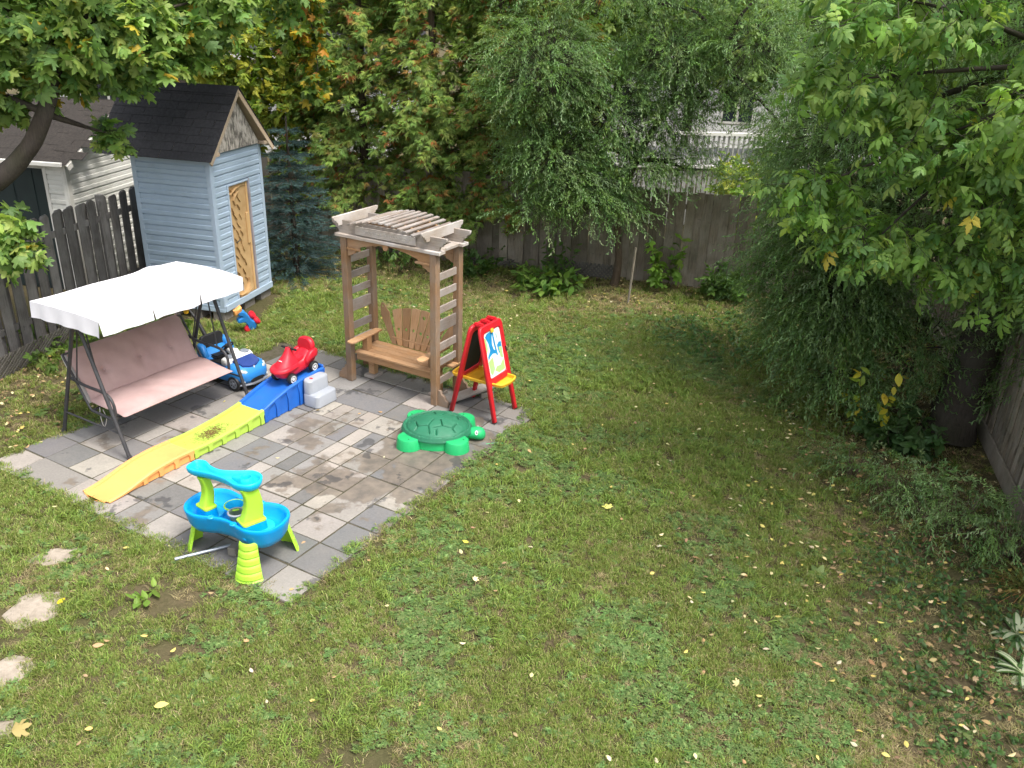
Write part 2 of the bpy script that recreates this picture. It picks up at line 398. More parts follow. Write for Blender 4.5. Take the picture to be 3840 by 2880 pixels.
def lattice(name, label, loc, rz, tilt, w, h):
    t = thing(name, label, 'lattice', loc, rz)
    pitch = .075
    for lay, sg in ((0, 1), (1, -1)):
        c = -h
        while c < w+h:
            # slat from bottom edge to top edge at 45 degrees, clipped to the panel
            x0, z0, x1, z1 = (c, 0, c+h, h) if sg > 0 else (c+h, 0, c, h)
            def clip(xa, za, xb, zb):
                if xa > xb: xa, za, xb, zb = xb, zb, xa, za
                if xb <= 0 or xa >= w: return None
                if xa < 0: za += (zb-za)*(0-xa)/(xb-xa); xa = 0
                if xb > w: zb = za+(zb-za)*(w-xa)/(xb-xa); xb = w
                return xa, za, xb, zb
            q = clip(x0, z0, x1, z1); c += pitch
            if not q: continue
            l = math.hypot(q[2]-q[0], q[3]-q[1])
            if l < .06: continue
            o = box('slat', (round(l, 2), .006, .03), (0, 0, 0), M['lattice_wood'], t, bev=.001)
            ca, sa = math.cos(tilt), math.sin(tilt); zc = (q[1]+q[3])/2; yo = -.0035+.007*lay
            o.location = ((q[0]+q[2])/2, yo*ca - zc*sa, zc*ca + yo*sa)
            o.rotation_euler = Matrix.Rotation(tilt, 3, 'X').__matmul__(Matrix.Rotation(-math.atan2(q[3]-q[1], q[2]-q[0]), 3, 'Y')).to_euler()
    return t
lattice('lattice_panel', 'low grey lattice strip leaning along the foot of the dark grey fence', (-6.58, 9.45, .01), math.atan2(6, 1.18), R(16), 2.0, .34)
lattice('lattice_panel', 'broken lattice piece lying against the brown back fence', (-.95, 15.75, .02), R(-14), R(-55), 1.0, .36)
lattice('lattice_panel', 'dark lattice strip at the fence foot behind the leafy peony', (.8, 15.32, .01), R(-14), R(-14), 1.0, .26)

# ================================================================ blue shed
def siding_me(L, e=.155, flip=False):
    s = 1 if not flip else -1
    cs = [(0, .006), (.030*s, .006), (.030*s, .058), (.014*s, .072), (.021*s, .076), (.021*s, .128), (.006*s, .146), (.003*s, e+.004), (0, e+.004)]
    V, Fc = [], []
    for y in (0, L):
        for a, b_ in cs: V.append((a, y, b_))
    n = len(cs)
    for k in range(n): Fc.append((k, (k+1) % n, n+(k+1) % n, n+k))
    Fc += [tuple(range(n-1, -1, -1)), tuple(range(n, 2*n))]
    return V, Fc
def shed():
    s = thing('garden_shed', 'tall narrow blue shed with black shingle roof and torn tan door', 'shed', (-4.41, 12.22, 0), R(76))
    W, D, Z0, Z1 = 1.38, 1.28, .17, 2.50
    BS, BT = M['blue_siding'], M['blue_trim']
    # left wall (faces local -x)
    wl = thing('wall', None, None); wl.parent = s; tag(wl, 'blue side wall of lapped siding')
    b2('backing', (.02, .065, Z0), (.06, D-.001, Z1), BS, wl)
    n = int((Z1-Z0)/.155)+1
    V, Fc = siding_me(D-.09, flip=True)
    for k in range(n):
        z = Z0+.0+k*.155
        if z+.162 > Z1+.07: break
        mesh('siding_plank', V, Fc, BS, wl, loc=(.021, .045, z))
    for y in (.0, D-.06): b2('corner_trim', (-.008, y, Z0-.01), (.024, y+.075, Z1), BT, wl)
    b2('skirt_trim', (-.012, .0, Z0-.03), (.02, D, Z0+.02), BT, wl)
    # front wall (faces local -y) with the doorway
    d0, d1, dz0, dz1 = .40, .95, .22, 1.98
    wf = thing('wall', None, None); wf.parent = s; tag(wf, 'blue front wall with a doorway')
    b2('backing', (.03, .02, Z0), (d0, .06, Z1), BS, wf); b2('backing', (d1, .02, Z0), (W, .06, Z1), BS, wf); b2('backing', (d0, .02, dz1), (d1, .06, Z1), BS, wf)
    b2('backing', (d0, .02, Z0), (d1, .06, dz0), BT, wf)
    def front_plank(x0, x1, z):
        V, Fc = siding_me(x1-x0); V = [(a_[1], -a_[0], a_[2]) for a_ in V]
        mesh('siding_plank', V, Fc, BS, wf, loc=(x0, .021, z))
    for k in range(n):
        z = Z0+k*.155
        if z+.162 > Z1+.07: break
        if z+.155 > dz0+.05 and z < dz1+.02:
            front_plank(.045, d0-.035, z); front_plank(d1+.035, W-.05, z)
        elif z >= dz1: front_plank(.045, W-.05, z)
    for x in (0, W-.06): b2('corner_trim', (x, -.008, Z0-.01), (x+.075, .0235, Z1), BT, wf)
    b2('skirt_trim', (.001, -.03, Z0-.02), (W, .0, Z0+.075), BT, wf)
    plain('door_frame', (.33, .33, .40), (.25, .22, .22), .6, 5, .1, dirt=.3)
    b2('door_jamb', (d0-.034, -.016, dz0), (d0, .05, dz1+.03), BT, wf); b2('door_jamb', (d1, -.016, dz0), (d1+.034, .05, dz1+.03), M['door_frame'], wf); b2('door_head', (d0, -.016, dz1), (d1, .05, dz1+.03), BT, wf)
    # the door: torn skin showing cardboard honeycomb
    wood('door_core', (.55, .36, .17), (.38, .23, .10), (.5, .36, .2), 2, greyamt=.3)
    plain('cardboard', (.50, .33, .16), (.40, .25, .11), .85, 6, .1)
    dr = b2('door', (d0+.004, .03, dz0+.01), (d1-.004, .052, dz1-.005), M['cardboard'], s, bev=.002); tag(dr, 'tan hollow door with torn cardboard core')
    def dpart(name, lo, hi): 
        c = [(dr.location[i]) for i in range(3)]
        o = b2(name, lo, hi, M['door_core'], dr, bev=.003); o.location = Vector(o.location)-Vector(c); return o
    dpart('stile', (d0+.006, .012, dz0+.02), (d0+.04, .03, dz1-.01)); dpart('stile', (d1-.05, .012, dz0+.02), (d1-.006, .03, dz1-.01)); dpart('top_rail', (d0+.04, .014, dz1-.06), (d1-.05, .03, dz1-.01))
    dpart('lock_block', (d1-.11, .008, 1.02), (d1-.05, .03, 1.5))
    plain('brass_dull', (.22, .19, .14), (.12, .1, .08), .45, 20, .1, metal=.8)
    hd = tube('handle', [(d0+.05, -.02, 1.13), (d0+.05, -.035, 1.13), (d0+.13, -.035, 1.15)], .011, M['brass_dull'], dr, 8); hd.location = -Vector(dr.location)
    rnd = random.Random(5)
    def strip(x, z, w, h, a, curl):                                 # a bent cardboard cell wall standing off the skin
        V, Fc = [], []; n_ = 7
        for k in range(n_+1):
            t_ = k/n_; px = x+math.cos(a)*w*(t_-.5)-math.sin(a)*curl*math.sin(PI*t_); pz = z+math.sin(a)*w*(t_-.5)+math.cos(a)*curl*math.sin(PI*t_)
            for y in (.029, .029-h*(.7+.3*math.sin(PI*t_))): V.append((px, y, pz))
            for y in (.029-h*(.7+.3*math.sin(PI*t_)), .029): V.append((px+math.sin(a)*.003, y, pz-math.cos(a)*.003))
        for k in range(n_):
            q = 4*k
            for c in range(4): Fc.append((q+c, q+(c+1) % 4, q+4+(c+1) % 4, q+4+c))
        Fc += [(0, 1, 2, 3), (4*n_+3, 4*n_+2, 4*n_+1, 4*n_)]
        o = mesh('cardboard_strip', V, Fc, M['cardboard'], dr, smooth=True); o.location = -Vector(dr.location)
    z = dz1-.12; k = 0
    while z > dz0+.16:
        for j in range(2):
            x = d0+.10+.14*j+(.06 if k % 2 else 0)+rnd.uniform(-.02, .02)
            if x < d1-.12: strip(x, z+rnd.uniform(-.02, .02), rnd.uniform(.11, .16), rnd.uniform(.018, .03), R(-58+rnd.uniform(-12, 12)), rnd.uniform(-.015, .015))
        z -= .125; k += 1
    strip(d0+.19, dz1-.09, .28, .05, R(18), .03); strip(d0+.2, dz1-.17, .2, .05, R(40), .03); strip(d0+.2, dz0+.12, .3, .06, R(25), -.05); strip(d0+.22, dz0+.07, .32, .06, R(12), -.03); strip(d0+.3, dz0+.17, .22, .05, R(60), -.04)
    # footing blocks
    for x, y in ((.12, .1), (.12, .9), (.7, .1), (1.2, .1), (.12, .5)): box('footing_block', (.3, .2, .15), (x+.04, y+.03, .072), M['concrete'], s)
    # far walls
    b2('wall', (.07, D, Z0), (W-.002, D+.03, Z1), BS, s); b2('wall', (W-.03, .065, Z0), (W, D-.002, Z1), BS, s)
    # roof
    xe, ze, xr, zr, y0, y1 = -.17, 2.45, .69, 3.36, -.15, 1.74
    rf = thing('roof', None, None); rf.parent = s; tag(rf, 'steep black shingle roof')
    for sg in (0, 1):
        ax, bx_ = (xe, xr) if sg == 0 else (2*xr-xe, xr)
        sl = Vector((bx_-ax, 0, zr-ze)); L = sl.length; sl.normalize(); nrm = Vector((-sl.z, 0, sl.x)) if sg == 0 else Vector((sl.z, 0, -sl.x))
        rot = Matrix((sl, Vector((0, 1, 0)), sl.cross(Vector((0, 1, 0))))).transposed()
        mid = Vector(((ax+bx_)/2, (y0+y1)/2, (ze+zr)/2))
        dk = box('roof_deck', (L-.01, y1-y0, .018), mid-nrm*.016, M['pale_wood'], rf, bev=0); dk.rotation_euler = rot.to_euler()
        nc = 9; e = L/nc
        for c in range(nc):
            tw = .34; y = y0-.012 - (0 if c % 2 else tw/2); 
            while y < y1:
                ya, yb = max(y, y0-.012), min(y+tw, y1+.012)
                if yb-ya > .03:
                    o = box('shingle', (e+.035, round(yb-ya-.004, 3), .007), (0, 0, 0), M['shingle'], rf, bev=.0015)
                    o.rotation_euler = (rot @ Matrix.Rotation(R(1.6) * (1 if sg == 0 else 1), 3, 'Y')).to_euler() if sg == 0 else rot.to_euler()
                    o.location = Vector((ax, 0, ze)) + sl*((c+.5)*e-.01) + Vector((0, (ya+yb)/2, 0)) + nrm*(.004+random.uniform(0, .002))
                y += tw
    k = y0-.012
    while k < y1:                                                   # ridge caps
        for sg in (-1, 1):
            o = box('ridge_cap', (.15, .20, .007), (xr+sg*.048, k+.1, zr-.034), M['shingle'], rf, bev=.0015); o.rotation_euler = (0, sg*R(46.3), 0)
        k += .19
    for sg in (-1, 1):                                              # barge boards and gable trim
        x_e = xr+sg*(xr-xe); mid = Vector(((xr+x_e)/2, y0+.012, (ze+zr)/2-.055)); ang = math.atan2(zr-ze, xr-xe)
        o = box('barge_board', (1.25, .022, .07), mid, M['pale_wood'], s); o.rotation_euler = (0, (-ang if sg < 0 else ang), 0)
        box('rafter_tail', (.09, .13, .05), (xr+sg*(xr-.03), -.075, Z1+.005), M['pale_wood'], s)
    g = plate('gable_panel', [(-.61, 0), (.61, 0), (0, .76)], .018, M['peeled_paint'], s, loc=(xr, -.045, Z1+.0), rot=UPR); tag(g, 'grey plywood gable with flaking white paint')
    plate('gable_panel', [(-.62, 0), (.62, 0), (0, .76)], .018, M['blue_siding'], s, loc=(xr, D+.02, Z1), rot=UPR)
    return s
shed()

# ================================================================ neighbour's white shed
def white_shed():
    s = thing('white_shed', 'white clapboard shed with dark doorway behind the grey fence', 'shed', (-7.12, 13.4, 0), R(80))
    W, D, ZE, ZR = 2.9, 4.2, 2.15, 2.86; WS = M['white_siding']
    g = plate('gable_wall', [(0, 0), (W, 0), (W, ZE), (W/2, ZR), (0, ZE)], .03, WS, s, loc=(0, .02, 0), rot=UPR)
    z = .05; 
    while z < ZR-.12:
        x0, x1 = .07, W-.07
        if z+.16 > ZE: x0 = .07+(z+.16-ZE)/(ZR-ZE)*W/2; x1 = W-x0
        if x1-x0 > .2:
            V, Fc = siding_me(x1-x0); V = [(a_[1], -a_[0], a_[2]) for a_ in V]; mesh('siding_plank', V, Fc, WS, s, loc=(x0, .005, z))
        z += .155
    b2('corner_trim', (-.02, -.02, 0), (.07, .012, ZE), M['white_trim'], s); b2('corner_trim', (-.022, .013, 0), (.004, .07, ZE), M['white_trim'], s)
    b2('side_wall', (.01, .04, 0), (.05, D, ZE), WS, s)
    z = .05; V, Fc = siding_me(.26, flip=True)
    while z < ZE-.1: mesh('siding_plank', V, Fc, WS, s, loc=(.009, .07, z)); z += .155
    d = b2('door', (-.004, .40, 0), (.009, 2.6, 1.98), M['door_dark'], s)
    for y in (.75, 1.12, 1.48, 1.85, 2.2): o = b2('door_board', (-.016, y-.16, .02), (-.005, y+.16, 1.96), M['door_dark'], d); o.location = Vector(o.location)-Vector(d.location)
    b2('door_jamb', (-.02, .335, 0), (.01, .395, 2.0), M['white_trim'], s); b2('door_head', (-.022, .33, 2.0), (.01, 2.7, 2.08), M['white_trim'], s)
    r_ = thing('roof', None, None); r_.parent = s
    for sg in (0, 1):
        ax, bx_ = (-.16, W/2) if sg == 0 else (W+.16, W/2); ze = ZE-.05; zr = ZR+.03
        sl = Vector((bx_-ax, 0, zr-ze)); L = sl.length; sl.normalize(); nrm = Vector((-sl.z, 0, sl.x)) if sg == 0 else Vector((sl.z, 0, -sl.x))
        rot = Matrix((sl, Vector((0, 1, 0)), sl.cross(Vector((0, 1, 0))))).transposed(); nc = 11; e = L/nc
        dk = box('roof_deck', (L, D+.3, .02), Vector(((ax+bx_)/2, D/2, (ze+zr)/2))-nrm*.016, M['white_trim'], r_, bev=0); dk.rotation_euler = rot.to_euler()
        for c in range(nc):
            y = -.16 - (.2 if c % 2 else 0)
            while y < D+.1:
                o = box('shingle', (e+.03, .396, .008), (0, 0, 0), M['shingle_brown'], r_, bev=.001); o.rotation_euler = rot.to_euler()
                o.location = Vector((ax, y+.2, ze))+sl*((c+.5)*e)+nrm*(.003+.003*((c+int(y*9)) % 2)); y += .4
    b2('gutter', (-.22, -.1, ZE-.08), (-.16, D, ZE-.02), M['white_trim'], s)
    for sg in (-1, 1):
        o = box('barge_board', (1.72, .02, .09), (W/2+sg*.8, -.155, (ZE+ZR)/2-.09), M['white_trim'], s); o.rotation_euler = (0, sg*math.atan2(ZR-ZE, W/2), 0)
white_shed()

# ================================================================ houses and deck beyond the fences
def far_things():
    plain('house_wall', (.74, .74, .72), (.66, .66, .65), .6, 1, .05); plain('roof_dark', (.04, .04, .045), (.03, .03, .03), .9, 8, .4)
    plain('glass_dark', (.03, .04, .05), (.02, .025, .03), .08, 3, 0, spec=.8)
    def house(name, label, x0, y0, x1, y1, h, rh, rz=0):
        t = thing(name, label, 'house', ((x0+x1)/2, (y0+y1)/2, 0), rz); w, d = (x1-x0)/2, (y1-y0)/2
        b2('wall', (-w, -d, 0), (w, d, h), M['house_wall'], t, bev=.01)
        k = .2
        while k < h-.2: b2('siding_plank', (-w-.001, -d-.02, k), (w+.001, -d-.001, k+.2), M['house_wall'], t, bev=.008); k += .22
        mesh('roof', [(-w-.4, -d-.5, h), (w+.4, -d-.5, h), (w+.4, 0, h+rh), (-w-.4, 0, h+rh), (-w-.4, d+.5, h), (w+.4, d+.5, h)], [(0, 1, 2, 3), (3, 2, 5, 4), (0, 3, 4), (1, 5, 2), (0, 4, 5, 1)], M['roof_dark'], t)
        b2('gutter', (-w-.4, -d-.62, h-.06), (w+.4, -d-.5, h+.06), M['white_trim'], t)
        for x in (-w*.55, 0.1, w*.55):
            f = b2('window', (x-.55, -d-.05, 1.1), (x+.55, -d-.0205, 2.2), M['white_trim'], t)
            for sg in (-1, 1): o = b2('pane', (x+sg*.26-.22, -d-.056, 1.18), (x+sg*.26+.22, -d-.0505, 2.12), M['glass_dark'], f, bev=0); o.location = Vector(o.location)-Vector(f.location)
    house('bungalow', 'pale grey house with dark roof glimpsed through leaves above the blue shed', -15, 27, -4.2, 36, 2.9, 2.4)
    house('bungalow', 'pale house wall glimpsed through the willow behind the deck', 1.5, 30, 14, 38, 3.2, 2.4, R(-8))
    plain('grey_picket', (.36, .36, .34), (.28, .28, .27), .75, 3, .2, dirt=.3)
    d = thing('deck', 'raised grey picket deck with white rails beyond the back fence', 'deck', (2.2, 19.3, 0), R(4))
    b2('floor', (.0, .12, 1.28), (5.2, 3.2, 1.34), M['grey_picket'], d)
    k = 0
    while k*.115 < 5.2:
        b2('picket', (k*.115, .06, .05), (k*.115+.085, .085, 1.27), M['grey_picket'], d)
        b2('baluster', (k*.115+.02, .06, 1.42), (k*.115+.062, .10, 2.06), M['grey_picket'], d); k += 1
    b2('rail', (-.05, .02, 1.34), (5.25, .11, 1.41), M['white_trim'], d); b2('rail', (-.05, .02, 2.06), (5.25, .13, 2.13), M['white_trim'], d)
    for x in (0, 1.7, 3.4, 5.1): b2('post', (x, .112, 0), (x+.09, .2, 2.2), M['white_trim'], d)
    for k in range(5): b2('step', (-1.3+k*.26, .3, .0), (-1.04+k*.26, 1.4, .26+k*.25), M['grey_picket'], d)
far_things()
# ================================================================ furniture on the patio
def smat():
    plain('swing_metal', (.045, .045, .05), (.03, .03, .034), .45, 12, .1, spec=.5, dirt=.2)
    plain('canopy_cloth', (.78, .765, .80), (.72, .705, .74), .8, 3, .12, 300, spec=.1, dirt=.12, dirtcol=(.5, .48, .47))
    plain('cushion_cloth', (.45, .315, .30), (.38, .26, .25), .9, 4, .25, 400, spec=.1, dirt=.2, dirtcol=(.34, .24, .22))
    plain('liner_cloth', (.62, .60, .58), (.5, .48, .46), .9, 5, .2, 300, spec=.1)
    wood('arbor_wood', (.38, .225, .12), (.22, .13, .07), (.29, .25, .215), 2, greyamt=.6)
    wood('arbor_rail', (.29, .24, .20), (.18, .14, .115), (.32, .30, .285), 1, greyamt=.85)
    wood('arbor_beam', (.42, .36, .30), (.27, .22, .18), (.46, .43, .41), 0, greyamt=.85)
    wood('arbor_board', (.44, .25, .12), (.29, .165, .085), (.36, .29, .22), 0, greyamt=.4)
    wood('bench_wood', (.52, .30, .145), (.34, .185, .09), (.42, .31, .21), 0, greyamt=.35)
    wood('bench_back', (.44, .26, .13), (.29, .165, .08), (.38, .28, .2), 1, greyamt=.35)
    wood('old_plank', (.34, .29, .25), (.2, .17, .15), (.4, .37, .34), 0, greyamt=.7)
    plain('carved', (.46, .43, .40), (.34, .30, .27), .9, 20, .3)
smat()

def cushion(name, parent, w, l, th, buttons, mat, seed, nx=26, ny=60):
    """padded slab: local x across (w), local y along (l), z thickness"""
    rnd = np.random.default_rng(seed); top = np.zeros((ny, nx, 3)); bot = np.zeros_like(top)
    X = np.linspace(-1, 1, nx); Y = np.linspace(-1, 1, ny)
    for j, y in enumerate(Y):
        for i, x in enumerate(X):
            e = (1-abs(x)**5)**.5*(1-abs(y)**9)**.5
            px, py = x*w/2*(1-.015*(1-abs(y)**3)), y*l/2*(1-.01*math.sin(3*x))
            z = th*.5*e + .006*math.sin(7*y+3*x+seed)*e + .004*math.sin(13*y-6*x+2*math.sin(4*y))*e
            for bx_, by_ in buttons:
                d = math.hypot((px-bx_), (py-by_)); z -= .03*math.exp(-(d/.045)**2) + .008*math.exp(-(abs(py-by_)/.02)**2)*math.exp(-(d/.2)**2)
                z -= .010*math.exp(-(abs(px-bx_)/.015)**2)*math.exp(-(d/.16)**2)
            top[j, i] = (px, py, z); bot[j, i] = (px, py, -th*.5*e*.8)
    V = np.concatenate([top.reshape(-1, 3), bot.reshape(-1, 3)]); N = nx*ny; Fc = []
    for j in range(ny-1):
        for i in range(nx-1):
            a = j*nx+i; Fc.append((a, a+1, a+nx+1, a+nx)); Fc.append((N+a, N+a+nx, N+a+nx+1, N+a+1))
    rim = [i for i in range(nx)] + [j*nx+nx-1 for j in range(1, ny)] + [(ny-1)*nx+i for i in range(nx-2, -1, -1)] + [j*nx for j in range(ny-2, 0, -1)]
    for a, b_ in zip(rim, rim[1:]+rim[:1]): Fc.append((a, N+a, N+b_, b_))
    return mesh(name, V, Fc, mat, parent, smooth=True, ang=80)

def swing():
    s = thing('canopy_swing', 'pink cushioned garden swing under a white cloth canopy', 'swing', UV(-7.97, 5.78), PA)
    MM = M['swing_metal']; zt = 1.47
    feet = {-1: ((.57, -.885), (-.58, -.87)), 1: ((.49, .885), (-.60, .90))}
    for sg in (-1, 1):
        (fx, fy), (bx_, by_) = feet[sg]
        tube('leg', [(fx, fy, .008), (.02, sg*.86, zt)], .021, MM, s, 12); tube('leg', [(bx_, by_, .008), (-.03, sg*.86, zt)], .021, MM, s, 12)
        for x, y in ((fx, fy), (bx_, by_)): lathe('foot_cap', [(.03, .012), (.03, .02), (.024, .028), (.022, .05)], MM, s, 14, loc=(x, y, .004))
        k = .2; tube('brace', [(fx*(1-k)+.02*k, fy, zt*k*1.0), (bx_*(1-k)-.03*k, by_, zt*k)], .011, MM, s, 8)
        tube('canopy_arm', [(.47, sg*.86, 1.54), (0, sg*.86, 1.5), (-.55, sg*.88, 1.54)], .012, MM, s, 8)
    tube('top_bar', [(0, -.88, zt), (0, .88, zt)], .021, MM, s, 12)
    tube('canopy_bar', [(.48, -.9, 1.54), (.48, .9, 1.54)], .011, MM, s, 8); tube('canopy_bar', [(-.56, -.9, 1.54), (-.56, .9, 1.54)], .011, MM, s, 8)
    # canopy sheet with a soft sag between the bars
    nx, ny = 28, 44; V, Fc = [], []
    def cz(a, b_): return 1.575 + .022*(1-abs(a)**2.5) - .012*math.sin(PI*(b_+1))**2*(1-a*a) + .012*math.exp(-((b_-.55)/.12)**2)*(1-a) + .004*math.sin(7*b_+3*a)
    for sft in (0, -.004):
        for j in range(ny+1):
            for i in range(nx+1):
                a, b_ = -1+2*i/nx, -1+2*j/ny
                V.append((-.04+.56*a, .005+.945*b_, cz(a, b_)+sft))
    n1 = (nx+1)*(ny+1)
    for j in range(ny):
        for i in range(nx):
            q = j*(nx+1)+i
            for o_ in (0, n1): Fc.append((o_+q, o_+q+1, o_+q+nx+2, o_+q+nx+1))
    mesh('canopy', V, Fc, M['canopy_cloth'], s, smooth=True)
    for a_ in (-.985, -.33, .33, .985):                             # stitched seams
        tube('seam', [(-.04+.56*a_, .005+.945*(-1+k/12), cz(a_, -1+k/12)+.001) for k in range(25)], .0032, M['canopy_cloth'], s, 5)
    for b_ in (-.99, .99): tube('seam', [(-.04+.56*(-1+k/8), .005+.945*b_, cz(-1+k/8, b_)+.001) for k in range(17)], .0032, M['canopy_cloth'], s, 5)
    def valance(p, q, nrm, segs, drop, seed):
        rnd = random.Random(seed)
        for k in range(segs):
            t0, t1 = k/segs, (k+1)/segs; n_ = 16; mrows = 7; V, Fc = [], []
            for off in (0, .003):
                for r_ in range(mrows+1):
                    for i in range(n_+1):
                        t_ = t0+(t1-t0)*i/n_; f = r_/mrows
                        e = min(i, n_-i)/n_; gap = .012*f*(1 if i == n_ else -1 if i == 0 else 0)*-1
                        x = p[0]+(q[0]-p[0])*t_; y = p[1]+(q[1]-p[1])*t_
                        L = math.hypot(q[0]-p[0], q[1]-p[1]); dx, dy = (q[0]-p[0])/L, (q[1]-p[1])/L
                        a, b_ = (x+.04)/.56, (y-.005)/.945
                        wv = (.010*math.sin(23*t_+seed)+.006*math.sin(51*t_+seed*3))*f + .012*f
                        dz = drop*(1+.015*math.sin(PI*min(1, e*2.2)))*f
                        V.append((x+dx*gap+nrm[0]*(wv+off), y+dy*gap+nrm[1]*(wv+off), cz(max(-1, min(1, a)), max(-1, min(1, b_)))-.001-dz))
            N_ = (mrows+1)*(n_+1)
            for r_ in range(mrows):
                for i in range(n_):
                    c = r_*(n_+1)+i
                    for o_ in (0, N_): Fc.append((o_+c, o_+c+1, o_+c+n_+2, o_+c+n_+1))
            mesh('valance', V, Fc, M['canopy_cloth'], s, smooth=True)
    x0, x1, y0, y1 = -.60, .52, -.94, .95
    valance((x1, y0), (x1, y1), (1, 0), 3, .15, 1); valance((x0, y0), (x1, y0), (0, -1), 1, .17, 2)
    valance((x0, y1), (x1, y1), (0, 1), 1, .17, 3); valance((x0, y0), (x0, y1), (-1, 0), 3, .17, 4)
    # bench that hangs from the top bar
    a = math.atan2(.5, -.32)
    sc = cushion('seat_cushion', s, .58, 1.52, .10, [], M['cushion_cloth'], 2); sc.location = (.12, -.0, .445); sc.rotation_euler = (0, R(5), 0)
    bc = cushion('back_cushion', s, .64, 1.50, .095, [(.02, -.45), (.02, 0.02), (.02, .44)], M['cushion_cloth'], 3); bc.location = (-.315, .01, .70); bc.rotation_euler = (0, -R(122)+PI, 0)
    bc.rotation_euler = (0, R(59), 0)
    for y in (-.45, .02, .44): 
        o = lathe('button', [(.016, 0), (.014, .006), (.004, .01), (0, .01)], M['cushion_cloth'], bc, 12); o.location = (.02, y, .018)
    ln = cushion('back_liner', s, .60, 1.54, .02, [], M['liner_cloth'], 5); ln.location = (-.37, .0, .67); ln.rotation_euler = (0, R(59), 0)
    for sg in (-1, 1):
        y = sg*.79
        tube('arm', [(-.40, y, .70), (-.15, y, .665), (.12, y, .66), (.24, y, .63), (.30, y, .54), (.30, y, .40), (.26, y, .36), (-.1, y, .38)], .0165, MM, s, 10, 5)
        tube('hanger', [(.03, sg*.80, zt), (.14, y, .66)], .008, MM, s, 8); tube('hanger', [(-.05, sg*.80, zt), (-.28, y, .69)], .008, MM, s, 8)
        tube('back_post', [(-.1, y, .38), (-.16, y, .45), (-.46, y, .95)], .0135, MM, s, 8, 4)
    tube('seat_bar', [(.27, -.79, .37), (.27, .79, .37)], .014, MM, s, 8); tube('seat_bar', [(-.1, -.79, .38), (-.1, .79, .38)], .014, MM, s, 8); tube('back_bar', [(-.46, -.79, .95), (-.46, .79, .95)], .013, MM, s, 8)
    rp = tube('tie_string', [(-.02, -.75, .42), (.0, -.77, .3), (.02, -.76, .2), (.05, -.74, .3), (.03, -.75, .41)], .004, M['liner_cloth'], s, 5, 4)
swing()

